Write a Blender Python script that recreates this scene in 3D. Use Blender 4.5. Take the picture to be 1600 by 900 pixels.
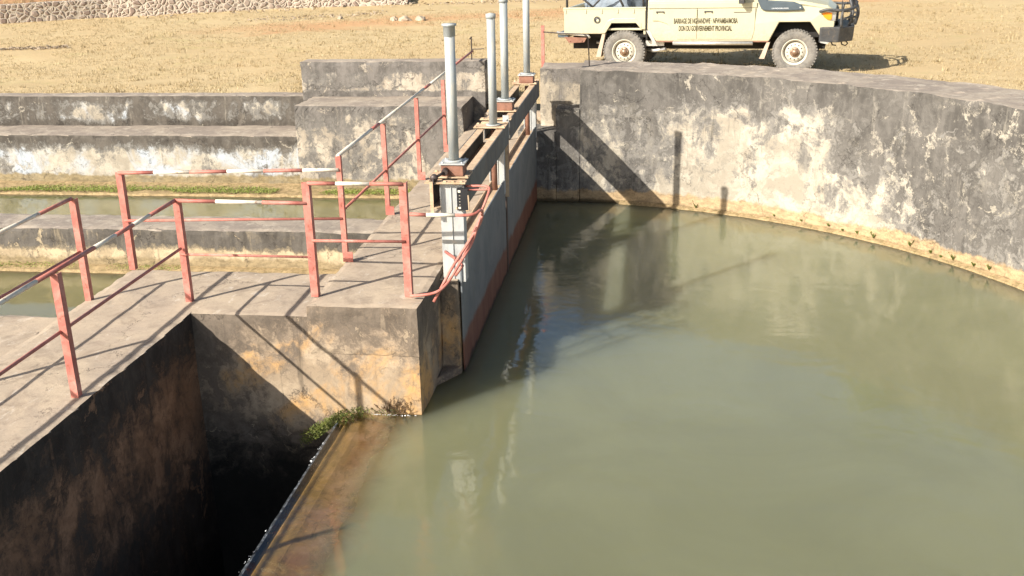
import bpy, bmesh, math, random
from mathutils import Vector, Matrix, noise
from mathutils.geometry import delaunay_2d_cdt
random.seed(7)
PI = math.pi
scene = bpy.context.scene
for o in list(bpy.data.objects): bpy.data.objects.remove(o)
COL = scene.collection

# ------------------------------------------------------------------ camera
yaw, pit, rol = 0.13576699, 0.33452183, -0.02237029
fwd = Vector((-math.sin(yaw)*math.cos(pit), math.cos(yaw)*math.cos(pit), -math.sin(pit)))
r0 = Vector((math.cos(yaw), math.sin(yaw), 0)); u0 = r0.cross(fwd)
rr = math.cos(rol)*r0 + math.sin(rol)*u0; uu = -math.sin(rol)*r0 + math.cos(rol)*u0
cd = bpy.data.cameras.new('camera'); cam = bpy.data.objects.new('camera', cd); COL.objects.link(cam)
m = Matrix((rr, uu, -fwd)).transposed().to_4x4(); m.translation = (0, 0, 4.0)
cam.matrix_world = m
cd.sensor_width = 36; cd.lens = 36*1623.03/1600; cd.clip_start = .05; cd.clip_end = 1000
scene.camera = cam

# ------------------------------------------------------------------ light
SUN = Vector((1, 1.12, -.955)).normalized()
world = bpy.data.worlds.new('World'); scene.world = world; world.use_nodes = True
wn = world.node_tree; bg = wn.nodes['Background']
sky = wn.nodes.new('ShaderNodeTexSky'); sky.sky_type = 'NISHITA'; sky.sun_disc = False
sky.sun_elevation = math.asin(-SUN.z); sky.sun_rotation = math.atan2(-SUN.x, -SUN.y) % (2*PI)
sky.dust_density = 2.6; sky.air_density = 1.0
# hazy dry-season air: sky boosted towards the horizon to strengthen its reflection in the water
tcw = wn.nodes.new('ShaderNodeTexCoord'); sx = wn.nodes.new('ShaderNodeSeparateXYZ'); wn.links.new(tcw.outputs['Generated'], sx.inputs[0])
mr = wn.nodes.new('ShaderNodeMapRange'); mr.interpolation_type = 'SMOOTHSTEP'
for k, v in (('From Min', .0), ('From Max', .85), ('To Min', 3.0), ('To Max', .75)): mr.inputs[k].default_value = v
wn.links.new(sx.outputs[2], mr.inputs['Value'])
vm = wn.nodes.new('ShaderNodeVectorMath'); vm.operation = 'SCALE'; wn.links.new(sky.outputs[0], vm.inputs[0]); wn.links.new(mr.outputs[0], vm.inputs['Scale'])
wn.links.new(vm.outputs[0], bg.inputs[0]); bg.inputs[1].default_value = .058
sl = bpy.data.lights.new('sun', 'SUN'); sl.energy = 5.0; sl.angle = math.radians(.5); sl.color = (1, .945, .855)
so = bpy.data.objects.new('sun', sl); COL.objects.link(so); so.rotation_euler = SUN.to_track_quat('-Z', 'Y').to_euler()
so.location = (-8, -8, 12)
scene.view_settings.view_transform = 'Standard'; scene.view_settings.look = 'None'
scene.view_settings.exposure = .84; scene.view_settings.gamma = 1
scene.render.engine = 'CYCLES'
scene.cycles.max_bounces = 6; scene.cycles.transparent_max_bounces = 8

# ------------------------------------------------------------------ node helper
class NT:
    def __init__(s, name):
        s.m = bpy.data.materials.new(name); s.m.use_nodes = True; s.t = s.m.node_tree
        for n in list(s.t.nodes): s.t.nodes.remove(n)
        s.out = s.t.nodes.new('ShaderNodeOutputMaterial')
        s.geo = s.t.nodes.new('ShaderNodeNewGeometry'); s.pos = s.geo.outputs['Position']
    def put(s, sock, v):
        if isinstance(v, bpy.types.NodeSocket): s.t.links.new(v, sock)
        elif v is not None:
            if hasattr(sock.default_value, '__len__') and not hasattr(v, '__len__'): v = (v,)*len(sock.default_value)
            if hasattr(sock.default_value, '__len__') and len(sock.default_value) == 4 and len(v) == 3: v = tuple(v)+(1,)
            sock.default_value = v
    def math(s, op, a, b=None, c=None, clamp=False):
        n = s.t.nodes.new('ShaderNodeMath'); n.operation = op; n.use_clamp = clamp
        for i, v in enumerate((a, b, c)):
            if v is not None: s.put(n.inputs[i], v)
        return n.outputs[0]
    def add(s, a, b): return s.math('ADD', a, b)
    def mul(s, a, b): return s.math('MULTIPLY', a, b)
    def vmul(s, v, sc):
        n = s.t.nodes.new('ShaderNodeVectorMath'); n.operation = 'MULTIPLY'; s.put(n.inputs[0], v); s.put(n.inputs[1], sc); return n.outputs[0]
    def vadd(s, v, w):
        n = s.t.nodes.new('ShaderNodeVectorMath'); n.operation = 'ADD'; s.put(n.inputs[0], v); s.put(n.inputs[1], w); return n.outputs[0]
    def noise(s, v, scale, detail=6, rough=.6, dist=0, col=False):
        n = s.t.nodes.new('ShaderNodeTexNoise'); s.put(n.inputs['Vector'], v); n.inputs['Scale'].default_value = scale
        n.inputs['Detail'].default_value = detail; n.inputs['Roughness'].default_value = rough; n.inputs['Distortion'].default_value = dist
        return n.outputs['Color' if col else 'Fac']
    def vor(s, v, scale, feat='DISTANCE_TO_EDGE', out='Distance', rand=1):
        n = s.t.nodes.new('ShaderNodeTexVoronoi'); n.feature = feat; s.put(n.inputs['Vector'], v); n.inputs['Scale'].default_value = scale
        n.inputs['Randomness'].default_value = rand
        return n.outputs[out]
    def sep(s, v):
        n = s.t.nodes.new('ShaderNodeSeparateXYZ'); s.put(n.inputs[0], v); return n.outputs
    def ramp(s, f, a, b, lo=0, hi=1, smooth=True):
        n = s.t.nodes.new('ShaderNodeMapRange'); n.interpolation_type = 'SMOOTHSTEP' if smooth else 'LINEAR'
        for k, v in (('Value', f), ('From Min', a), ('From Max', b), ('To Min', lo), ('To Max', hi)): s.put(n.inputs[k], v)
        return n.outputs[0]
    def mix(s, f, a, b, mode='MIX'):
        n = s.t.nodes.new('ShaderNodeMix'); n.data_type = 'RGBA'; n.blend_type = mode
        s.put(n.inputs[0], f); s.put(n.inputs[6], a); s.put(n.inputs[7], b); return n.outputs[2]
    def curve(s, z, pts):
        n = s.t.nodes.new('ShaderNodeFloatCurve')
        z0, z1 = pts[0][0], pts[-1][0]
        v = s.ramp(z, z0, z1, 0, 1, smooth=False); c = n.mapping.curves[0]
        P = [((p[0]-z0)/(z1-z0), p[1]) for p in pts]
        c.points[0].location = P[0]; c.points[1].location = P[-1]
        for p in P[1:-1]: c.points.new(*p)
        for q in c.points: q.handle_type = 'VECTOR'
        n.mapping.update(); s.put(n.inputs['Value'], v); return n.outputs[0]
    def bump(s, h, strength=.5, dist=.02, nrm=None):
        n = s.t.nodes.new('ShaderNodeBump'); s.put(n.inputs['Height'], h); n.inputs['Strength'].default_value = strength
        n.inputs['Distance'].default_value = dist; s.put(n.inputs['Normal'], nrm) if nrm is not None else None
        return n.outputs[0]
    def bsdf(s, col, rough=.9, bump=None, metal=0, spec=.5, **kw):
        n = s.t.nodes.new('ShaderNodeBsdfPrincipled'); s.put(n.inputs['Base Color'], col); s.put(n.inputs['Roughness'], rough)
        s.put(n.inputs['Metallic'], metal); n.inputs['Specular IOR Level'].default_value = spec
        if bump is not None: s.put(n.inputs['Normal'], bump)
        for k, v in kw.items(): s.put(n.inputs[k.replace('_', ' ')], v)
        return n.outputs[0]
    def done(s, sh): s.t.links.new(sh, s.out.inputs['Surface']); return s.m

def concrete(name, light, dark, ztop, bias, tan=(.5, .36, .2), zt=.2, tints=None, crackle=0., seed=0., scale=1., streak=.28, sharp=.05, wetline=True, bx=None, mid=None, pit_shade=None):
    """weathered lime-washed masonry; bias = (height, amount of dark growth and, on the pier, painted pit shade), bx the same along x"""
    s = NT(name); P = s.vadd(s.pos, (seed, seed*.7, seed*.3)); x, y, z = s.sep(s.pos)
    warp = s.vmul(s.vadd(s.noise(P, 1.7, 6, .65, 0, True), (-.5, -.5, -.5)), (.55, .55, .55))
    Q = s.vadd(P, warp)
    big = s.noise(s.vmul(Q, (1, 1, .85)), .95*scale, 12, .68, .6)
    st = s.noise(s.vmul(P, (1, 1, streak)), 5.0*scale, 9, .66, .5)
    med = s.noise(Q, 3.4*scale, 12, .74, .9)
    sm = s.noise(Q, 9*scale, 9, .72, .8)
    fin = s.noise(P, 30, 8, .72)
    val = s.add(s.add(s.mul(big, .40), s.mul(st, .22)), s.add(s.mul(med, .26), s.mul(sm, .12)))
    bz = s.add(s.curve(z, bias), -.5)
    if bx: bz = s.add(bz, s.add(s.curve(x, bx), -.5))
    val = s.add(val, bz)
    md = tuple(c*.86 for c in mid) if mid else tuple((l*.34+d*.7) for l, d in zip(light, dark))
    lt = s.mix(s.ramp(s.noise(Q, 1.9, 9, .68, .6), .4, .6), light, tuple(c*k for c, k in zip(light, (.70, .68, .66))))
    if tints: lt = s.mix(s.ramp(s.noise(P, .9, 7, .65, 1.1), .45, .58), lt, tints)
    lt = s.mix(s.mul(s.ramp(sm, .50, .66), .6), lt, tuple(c*.5 for c in light))
    dk = s.mix(s.ramp(s.add(s.mul(med, .5), s.mul(st, .5)), .40, .62), dark, tuple(c*2.1 for c in dark))
    dk = s.mix(s.mul(s.ramp(sm, .52, .68), .5), dk, md)
    # pale -> grey film -> black growth, each edge ragged
    c1 = s.mix(s.ramp(val, .458-sharp*.4, .468+sharp*.4), lt, s.mix(s.ramp(sm, .35, .65), md, tuple(c*.78 for c in md)))
    f = s.ramp(s.add(val, s.mul(s.add(sm, -.5), .16)), .505-sharp*.3, .505+sharp*.45)
    col = s.mix(f, c1, dk)
    # flakes where the wash has come off
    fl = s.ramp(s.add(s.mul(s.noise(Q, 2.6, 11, .7, 1.4), .8), s.mul(s.noise(P, .7, 3), .2)), .600, .612)
    col = s.mix(s.mul(fl, .75), col, s.mix(s.ramp(fin, .4, .6), tuple(c*.95 for c in light), tuple(c*.7 for c in light)))
    wr = s.mul(s.ramp(s.noise(s.vmul(P, (1, 1, .10)), 8, 7, .68), .57, .67), s.ramp(big, .42, .58)); wr = s.mul(wr, s.ramp(sm, .40, .55))
    col = s.mix(s.mul(wr, .32), col, light)
    # run marks and pinholes
    run = s.mul(s.ramp(s.noise(s.vmul(P, (1, 1, .07)), 11, 6, .6), .58, .70), s.ramp(s.noise(P, 1.3, 4), .4, .6))
    col = s.mix(s.mul(run, .55), col, tuple(c*.8 for c in dark))
    col = s.mix(s.mul(s.ramp(fin, .55, .70), .32), col, tuple(c*.8 for c in dark))
    h = s.add(s.add(s.mul(f, -.35), s.mul(fl, -.5)), s.add(s.mul(fin, .45), s.mul(sm, .5)))
    if crackle:
        dP = s.vadd(P, s.vmul(s.noise(P, 2.6, 9, .75, 0, True), (.75, .75, .75)))
        e = s.vor(s.vmul(dP, (1, 1, .7)), 3.2)
        wd = s.ramp(s.noise(P, 6, 6, .7), .35, .7, .012, .10)
        ln = s.math('LESS_THAN', e, wd); ln = s.mul(ln, s.ramp(s.noise(P, 1.0, 5, .6), .47, .58)); ln = s.mul(ln, s.ramp(sm, .42, .56))
        if bx: ln = s.mul(ln, s.ramp(x, 1.2, 3.0, .25, 1))
        col = s.mix(s.mul(ln, crackle), col, light)
    # sediment-stained band over the water line
    zz = s.add(z, s.mul(s.add(s.noise(P, 1.3, 7, .65), -.5), .30))
    zz = s.add(zz, s.mul(s.add(s.noise(s.vmul(P, (1, 1, .3)), 9, 6, .65), -.5), .14))
    tb = s.ramp(zz, zt-.02, zt+.03, 1, 0)
    tc = s.mix(s.ramp(s.noise(s.vmul(P, (1, 1, 2.5)), 7, 9, .74), .38, .64), tan, tuple(c*.55 for c in tan))
    tc = s.mix(s.mul(s.ramp(fin, .5, .68), .5), tc, tuple(c*.35 for c in tan))
    col = s.mix(s.mul(tb, .9), col, tc)
    if wetline:
        wet = s.ramp(s.add(z, s.mul(s.add(sm, -.5), .07)), .015, .07, 1, 0)
        col = s.mix(s.mul(wet, .85), col, (.06, .045, .022))
    if pit_shade is not None:   # pit shade painted in as near-black colour below the overflow level
        shd = s.ramp(s.add(z, s.mul(s.add(med, -.5), 1.2)), pit_shade-.35, pit_shade+.25, 1, 0)
        col = s.mix(s.mul(shd, .93), col, (.009, .010, .009))
    hair = s.vor(s.vadd(P, s.vmul(s.noise(P, 1.3, 8, .75, 0, True), (.9, .9, .9))), .9)
    crack = s.mul(s.ramp(hair, .0, .006, 1, 0), s.ramp(s.noise(P, 2.3, 3), .45, .55))
    col = s.mix(s.mul(crack, .7), col, (.04, .032, .028))
    nb = s.bump(s.add(h, s.mul(crack, -1)), .6, .014)
    return s.done(s.bsdf(col, .93, nb, spec=.25))

M = {}
M['curved'] = concrete('curved_wall_plaster', (.43, .385, .31), (.068, .062, .055), 1.98,
    [(-.2, .45), (.25, .465), (.7, .485), (1.2, .485), (1.5, .515), (1.75, .60), (2.1, .66)], crackle=.75, zt=.19, seed=3.1, tan=(.47, .33, .18),
    bx=[(-2, .52), (-.6, .52), (.2, .49), (1.0, .442), (1.9, .442), (2.4, .485), (3.2, .54), (6, .54)], scale=.8, mid=(.225, .208, .185))
M['far'] = concrete('far_wall_plaster', (.40, .36, .29), (.055, .048, .040), 1.4,
    [(-.2, .43), (.3, .43), (.55, .45), (.68, .52), (.84, .62), (1.0, .50), (1.25, .49), (1.38, .58), (1.7, .53), (2.05, .58)],
    tan=(.27, .21, .11), zt=.2, tints=(.36, .39, .42), seed=8.3, mid=(.20, .188, .168))
M['block'] = concrete('block_wall_plaster', (.40, .35, .28), (.085, .077, .069), 1.4,
    [(-.2, .45), (.3, .46), (.9, .485), (1.2, .51), (1.42, .60), (1.5, .45), (1.75, .47), (1.85, .57), (2.1, .60)], tan=(.27, .21, .11), zt=.22, seed=14.7, mid=(.20, .185, .165))
M['stub'] = concrete('stub_wall_plaster', (.46, .40, .31), (.10, .09, .08), 1.9, [(.5, .44), (1.7, .46), (1.82, .54), (2.1, .62)], zt=.0, seed=55.2, tan=(.3, .24, .14))
M['divider'] = concrete('divider_wall_plaster', (.46, .37, .24), (.060, .053, .045), .53,
    [(-.2, .42), (.22, .40), (.32, .52), (.40, .62), (.56, .56)], tan=(.30, .23, .13), zt=.15, seed=21.3, streak=.2)
M['pier'] = concrete('pier_plaster', (.46, .36, .25), (.085, .068, .052), 1.0,
    [(-3, .98), (-.9, .80), (-.25, .55), (0, .44), (.25, .40), (.55, .44), (.78, .50), (.9, .55), (1.1, .5)], tan=(.34, .25, .14), zt=-9, seed=30.9, tints=(.52, .31, .13), sharp=.12, streak=.5, wetline=False, pit_shade=-.35, bx=[(-4, .62), (-3.4, .55), (-2.9, .50), (-1.6, .50)], mid=(.26, .20, .145))  # lower and left parts darkened: pit shade painted into the plaster colour
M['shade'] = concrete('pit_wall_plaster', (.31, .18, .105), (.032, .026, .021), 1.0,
    [(-3, .72), (-.8, .58), (-.3, .46), (.3, .44), (.55, .50), (.72, .58), (.95, .62)], tan=(.1, .06, .04), zt=-9, pit_shade=-1.25, seed=41.3, sharp=.1, streak=.3, wetline=False)

def simple(name, col, rough=.6, metal=0, var=.15, scale=8, bump=.15, dirt=None, dirtamt=.4, spec=.5, stretch=(1, 1, 1)):
    s = NT(name); tc = s.t.nodes.new('ShaderNodeTexCoord').outputs['Object']; v = s.vmul(tc, stretch)
    n = s.noise(v, scale, 8, .65, .4)
    c = s.mix(s.ramp(n, .3, .7), tuple(k*(1-var) for k in col), tuple(min(1, k*(1+var)) for k in col))
    if dirt: c = s.mix(s.mul(s.ramp(s.noise(v, scale*1.7, 8, .7, .8), .47, .66), dirtamt), c, dirt)
    return s.done(s.bsdf(c, rough, s.bump(n, bump, .004), metal, spec))

def deck_mat():
    s = NT('worn_deck_concrete'); P = s.pos
    a = s.noise(P, .8, 10, .65, .8); b = s.noise(P, 4, 10, .72, .6); c = s.noise(P, 34, 6, .7); d = s.noise(s.vmul(P, (1, .5, 1)), 9, 8, .7, .5)
    col = s.mix(s.ramp(a, .38, .62), (.36, .29, .22), (.43, .345, .25))
    col = s.mix(s.mul(s.ramp(b, .46, .68), .75), col, (.25, .195, .145))
    col = s.mix(s.mul(s.ramp(d, .56, .66), .6), col, (.54, .47, .38))
    col = s.mix(s.mul(s.ramp(c, .5, .75), .45), col, (.21, .165, .125))
    col = s.mix(s.mul(s.ramp(s.noise(P, 1.7, 8, .7, 1.2), .58, .68), .4), col, (.17, .135, .11))
    hair = s.vor(s.vadd(P, s.vmul(s.noise(P, 1.5, 6, .7, 0, True), (.9, .9, .9))), .7)
    crack = s.mul(s.ramp(hair, 0, .005, 1, 0), s.ramp(s.noise(P, 1.3, 3), .45, .55))
    col = s.mix(s.mul(crack, .75), col, (.07, .055, .045))
    # side faces of the deck that still show from the canal are darker with growth
    hgt = s.add(s.add(s.mul(c, .5), s.mul(b, .6)), s.mul(crack, -.6))
    return s.done(s.bsdf(col, .92, s.bump(hgt, .5, .012), spec=.25))
M['deck'] = deck_mat()
def captop():
    s = NT('wall_top_concrete'); P = s.pos
    a = s.noise(P, 1.3, 10, .68, .9); b = s.noise(P, 6, 10, .7, .6); c = s.noise(P, 30, 6, .7)
    col = s.mix(s.ramp(a, .38, .62), (.24, .20, .165), (.34, .285, .225))
    col = s.mix(s.mul(s.ramp(b, .5, .64), .6), col, (.46, .40, .32))
    col = s.mix(s.mul(s.ramp(c, .5, .72), .5), col, (.13, .115, .1))
    cell = s.vor(s.vadd(P, s.vmul(s.noise(P, 1.1, 5, .7, 0, True), (.7, .7, 0))), .8)
    crack = s.ramp(cell, 0, .007, 1, 0)
    col = s.mix(s.mul(crack, .6), col, (.06, .05, .045))
    return s.done(s.bsdf(col, .93, s.bump(s.add(s.mul(c, .5), s.mul(b, .6)), .5, .012), spec=.25))
M['cap'] = captop()

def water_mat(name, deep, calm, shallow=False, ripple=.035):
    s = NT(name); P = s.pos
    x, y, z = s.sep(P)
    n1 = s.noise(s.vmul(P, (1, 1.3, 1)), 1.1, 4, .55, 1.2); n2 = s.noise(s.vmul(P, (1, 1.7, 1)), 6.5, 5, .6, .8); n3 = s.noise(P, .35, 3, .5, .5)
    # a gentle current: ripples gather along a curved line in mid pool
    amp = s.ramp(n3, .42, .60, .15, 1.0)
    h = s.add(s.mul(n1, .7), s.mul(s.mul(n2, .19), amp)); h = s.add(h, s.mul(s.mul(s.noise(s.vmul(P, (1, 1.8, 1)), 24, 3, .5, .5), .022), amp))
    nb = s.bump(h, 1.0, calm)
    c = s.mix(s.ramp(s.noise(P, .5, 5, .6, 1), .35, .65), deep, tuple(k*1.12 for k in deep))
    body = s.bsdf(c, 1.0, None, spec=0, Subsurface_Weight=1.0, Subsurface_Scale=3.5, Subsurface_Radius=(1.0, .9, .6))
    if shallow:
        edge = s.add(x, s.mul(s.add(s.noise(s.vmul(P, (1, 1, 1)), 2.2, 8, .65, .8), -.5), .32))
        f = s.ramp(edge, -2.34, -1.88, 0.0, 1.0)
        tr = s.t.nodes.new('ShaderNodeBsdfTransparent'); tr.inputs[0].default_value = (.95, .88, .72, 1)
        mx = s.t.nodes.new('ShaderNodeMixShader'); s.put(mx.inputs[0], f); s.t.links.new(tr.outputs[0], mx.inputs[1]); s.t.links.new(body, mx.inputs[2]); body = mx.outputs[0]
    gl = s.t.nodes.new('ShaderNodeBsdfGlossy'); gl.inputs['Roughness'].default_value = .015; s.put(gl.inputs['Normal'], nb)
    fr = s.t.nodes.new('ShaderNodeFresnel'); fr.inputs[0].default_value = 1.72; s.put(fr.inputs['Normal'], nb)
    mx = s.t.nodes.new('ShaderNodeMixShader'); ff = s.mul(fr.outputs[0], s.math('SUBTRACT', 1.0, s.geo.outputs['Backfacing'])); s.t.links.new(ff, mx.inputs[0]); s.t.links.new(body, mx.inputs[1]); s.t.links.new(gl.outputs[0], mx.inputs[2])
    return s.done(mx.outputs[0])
M['pool'] = water_mat('turbid_pool_water', (.140, .141, .077), .012, True)
M['canal'] = water_mat('turbid_canal_water', (.14, .125, .055), .006)
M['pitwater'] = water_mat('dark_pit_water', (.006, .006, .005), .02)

def weir_mat():
    s = NT('wet_algae_concrete'); P = s.pos; x = s.sep(P)[0]
    e = s.add(x, s.mul(s.add(s.noise(P, 3, 9, .72, .8), -.5), .5))
    a = s.noise(s.vmul(P, (1, .7, 1)), 7, 9, .7, .8)
    c = s.mix(s.ramp(a, .35, .65), (.12, .088, .038), (.185, .13, .058))
    c2 = s.mix(s.ramp(s.noise(P, 1.6, 7, .7, .8), .38, .6), (.165, .095, .06), (.25, .175, .145))
    c = s.mix(s.ramp(e, -2.50, -2.26), c, c2)
    c = s.mix(s.mul(s.ramp(s.noise(P, 6, 10, .8, 1.4), .5, .62), .6), c, (.27, .18, .095))
    c = s.mix(s.mul(s.ramp(s.noise(s.vmul(P, (1, .4, 1)), 14, 9, .78, .8), .5, .64), .7), c, (.06, .045, .02))
    return s.done(s.bsdf(c, .5, s.bump(a, .5, .01), spec=.4))
M['weir'] = weir_mat()

def ground_mat():
    s = NT('dry_grass_earth'); P = s.pos; x, y, z = s.sep(P)
    a = s.noise(P, .22, 8, .6, .6); b = s.noise(s.vmul(P, (1, 1.5, 1)), 1.1, 9, .68, .7); c = s.noise(s.vmul(P, (.8, 1.6, 1)), 9, 7, .75, .4); d = s.noise(P, 38, 4, .7)
    col = s.mix(s.ramp(a, .35, .65), (.475, .35, .19), (.51, .395, .225))
    col = s.mix(s.mul(s.ramp(b, .42, .66), .6), col, (.42, .32, .175))
    col = s.mix(s.mul(s.ramp(c, .52, .74), .42), col, (.29, .22, .13))
    col = s.mix(s.mul(s.ramp(c, .44, .30), .5), col, (.58, .47, .29))
    col = s.mix(s.mul(s.ramp(s.noise(P, .5, 7, .7, 1), .56, .66), .35), col, (.42, .36, .16))
    # bare orange earth on a worn diagonal track in front of the rubble wall
    ln = s.math('ABSOLUTE', s.add(s.add(y, s.mul(x, -.52)), -36.6))
    e = s.add(ln, s.mul(s.add(s.noise(s.vmul(P, (1, 1, 1)), .45, 8, .7, .8), -.5), 9))
    col = s.mix(s.mul(s.mul(s.ramp(e, .3, 2.6, 1, 0), s.ramp(x, -15, -10)), .8), col, s.mix(s.ramp(c, .4, .6), (.52, .30, .15), (.44, .25, .13)))
    return s.done(s.bsdf(col, .95, s.bump(s.add(s.mul(c, .8), s.mul(d, .5)), .5, .04), spec=.1))
M['ground'] = ground_mat()

def rubble_mat():
    s = NT('mortared_rubble_stone'); P = s.pos
    dP = s.vadd(P, s.vmul(s.noise(P, 1.6, 4, .6, 0, True), (.3, .3, .3)))
    v = s.vmul(dP, (1, 1, 1.15)); e = s.vor(v, 5.4); k = s.vor(v, 5.4, 'F1', 'Color')
    st = s.mix(s.sep(k)[0], (.26, .20, .165), (.44, .37, .30)); st = s.mix(s.mul(s.noise(P, 9, 7, .7), .5), st, (.30, .20, .14))
    mo = s.mix(s.noise(P, 12, 6), (.60, .53, .42), (.44, .37, .29))
    f = s.ramp(e, .05, .10)
    return s.done(s.bsdf(s.mix(f, mo, st), .9, s.bump(s.ramp(e, .02, .25), .7, .06), spec=.2))
M['rubble'] = rubble_mat()
M['bank'] = simple('red_earth_bank', (.34, .19, .10), .95, 0, .35, 3, .6, (.50, .36, .18), .7, .1)

def paint(name, col, worn, rust=(.16, .06, .03)):
    s = NT(name); P = s.pos
    n = s.noise(P, 7, 8, .7, .5); f = s.noise(P, 60, 5, .7)
    c = s.mix(s.ramp(n, .35, .7), col, worn)
    c = s.mix(s.mul(s.ramp(s.noise(P, 4, 9, .75, .6), .50, .66), .5), c, tuple(min(1, k*1.25+.06) for k in worn))
    c = s.mix(s.mul(s.ramp(s.noise(P, 18, 9, .78, .6), .56, .64), .8), c, rust)
    return s.done(s.bsdf(c, .6, s.bump(f, .2, .002), spec=.3))
M['red'] = paint('faded_red_paint', (.37, .115, .09), (.46, .20, .155))
M['white'] = paint('faded_white_paint', (.72, .66, .55), (.55, .47, .36), (.35, .18, .1))
M['redend'] = paint('dark_red_paint', (.30, .06, .04), (.34, .09, .06))
M['galv'] = simple('galvanised_steel', (.38, .39, .385), .55, .1, .18, 9, .2, (.50, .46, .36), .5, stretch=(1, 1, .3))
M['pipe'] = simple('dull_galvanised_pipe', (.31, .335, .335), .6, .05, .15, 5, .1, (.5, .44, .33), .5, stretch=(1, 1, .35))
M['beam'] = simple('dusty_tan_steel', (.52, .38, .25), .8, 0, .2, 5, .25, (.34, .20, .11), .6, .2)
M['beamweb'] = simple('weathered_grey_steel', (.115, .113, .107), .7, .1, .25, 4, .2, (.20, .15, .105), .4, .3)
M['rust'] = simple('rust_brown_paint', (.22, .11, .075), .75, 0, .25, 12, .3, (.2, .09, .05), .5, .3)
M['darkmetal'] = simple('dark_greasy_metal', (.06, .045, .04), .5, .4, .3, 12, .2)
M['brown'] = simple('stained_dark_steel', (.09, .06, .045), .8, 0, .4, 6, .3)
def leaf_mat():
    s = NT('painted_gate_steel'); P = s.pos; z = s.sep(P)[2]
    n = s.noise(P, 2.5, 8, .65, .6); st = s.noise(s.vmul(P, (1, 1, .25)), 9, 8, .7)
    c = s.mix(s.ramp(n, .35, .65), (.135, .15, .16), (.19, .20, .20))
    c = s.mix(s.mul(s.ramp(st, .52, .7), .35), c, (.22, .20, .17))
    zz = s.add(z, s.mul(s.add(n, -.5), .22))
    c = s.mix(s.ramp(zz, .30, .40, 1, 0), c, s.mix(s.ramp(st, .35, .65), (.15, .06, .04), (.20, .095, .065)))
    c = s.mix(s.ramp(zz, .015, .07, 1, 0), c, (.03, .022, .015))
    c = s.mix(s.mul(s.ramp(s.noise(P, 16, 8, .7), .62, .7), .6), c, (.16, .08, .05))
    return s.done(s.bsdf(c, .65, s.bump(st, .2, .004), spec=.3))
M['leaf'] = leaf_mat()
M['car'] = simple('beige_car_paint', (.54, .50, .375), .3, 0, .03, 3, .02, (.40, .33, .22), .22)
def car_mat():
    s = NT('dusty_beige_car_paint'); tc = s.t.nodes.new('ShaderNodeTexCoord').outputs['Object']; x, y, z = s.sep(tc)
    n = s.noise(tc, 3, 8, .65, .5); f = s.noise(tc, 30, 6, .7)
    c = s.mix(s.ramp(n, .3, .7), (.42, .395, .275), (.455, .43, .30))
    d = s.ramp(s.add(z, s.mul(s.add(n, -.5), .5)), .55, 1.05, .75, .06)
    d = s.mul(d, s.ramp(f, .35, .62, .45, 1))
    c = s.mix(d, c, (.33, .27, .18))
    r = s.ramp(d, 0, .6, .28, .8)
    return s.done(s.bsdf(c, r, s.bump(f, .04, .002), spec=.5))
M['car'] = car_mat()
M['blackplastic'] = simple('black_plastic', (.025, .025, .027), .5, 0, .2, 10, .1, (.12, .10, .08), .4)
M['underbody'] = simple('dark_underbody', (.015, .013, .011), .9, 0, .2, 10, .1)
M['snorkel'] = simple('slate_grey_plastic', (.055, .075, .09), .45, 0, .1, 8, .05)
M['bar'] = simple('dark_grey_bull_bar_paint', (.05, .052, .055), .5, .1, .2, 10, .1, (.2, .15, .1), .3)
M['tyre'] = simple('dusty_tyre_rubber', (.16, .15, .135), .9, 0, .25, 14, .3, (.24, .21, .17), .6, .2)
M['rim'] = simple('cream_steel_rim', (.48, .45, .37), .45, 0, .08, 8, .05, (.4, .3, .2), .4)
M['hub'] = simple('bronze_hub_metal', (.27, .18, .12), .45, .5, .3, 20, .2)
M['amber'] = simple('amber_lens', (.85, .26, .02), .15, 0, .05, 8, .02)
M['lens'] = simple('clear_headlamp_glass', (.55, .56, .55), .08, .6, .1, 8, .02)
M['glass'] = simple('dark_tinted_glass', (.015, .02, .018), .06, 0, .1, 4, .0)
M['silver'] = simple('brushed_aluminium', (.55, .54, .51), .35, .6, .12, 14, .1)
M['letter'] = simple('dark_brown_lettering', (.06, .05, .02), .6, 0, .1, 8, .02)
M['badge'] = simple('pale_badge_lettering', (.55, .58, .60), .4, 0, .1, 8, .02)
M['cargo'] = simple('blue_grey_tarp', (.16, .19, .22), .7, 0, .4, 5, .5)
M['gauge'] = simple('black_gauge_plate', (.012, .012, .014), .5, 0, .1, 8, .05)
M['mud'] = simple('pale_rubber_mud_flap', (.42, .33, .25), .8, 0, .15, 8, .1)
M['rock'] = simple('pale_field_stone', (.38, .31, .23), .9, 0, .3, 3, .6, (.28, .2, .14), .5, .2)
M['bark'] = simple('brown_bark', (.12, .085, .06), .9, 0, .3, 6, .6)

def leafmat(name, a, b, tr=.25):
    s = NT(name); r = s.t.nodes.new('ShaderNodeNewGeometry').outputs['Random Per Island']
    c = s.mix(r, a, b); d = s.bsdf(c, .6, None, spec=.3)
    t = s.t.nodes.new('ShaderNodeBsdfTranslucent'); s.put(t.inputs[0], c)
    mx = s.t.nodes.new('ShaderNodeMixShader'); mx.inputs[0].default_value = tr; s.t.links.new(d, mx.inputs[1]); s.t.links.new(t.outputs[0], mx.inputs[2])
    return s.done(mx.outputs[0])
M['straw'] = leafmat('straw_blades', (.52, .41, .24), (.32, .25, .13))
M['moss'] = leafmat('green_waterside_growth', (.15, .22, .04), (.32, .34, .09))
M['mossdark'] = leafmat('damp_green_growth', (.06, .10, .02), (.24, .25, .06))
M['weed'] = leafmat('small_weed_leaves', (.16, .22, .04), (.10, .09, .03))
M['deadweed'] = leafmat('dead_weed_stalks', (.16, .10, .06), (.26, .18, .10))
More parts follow.
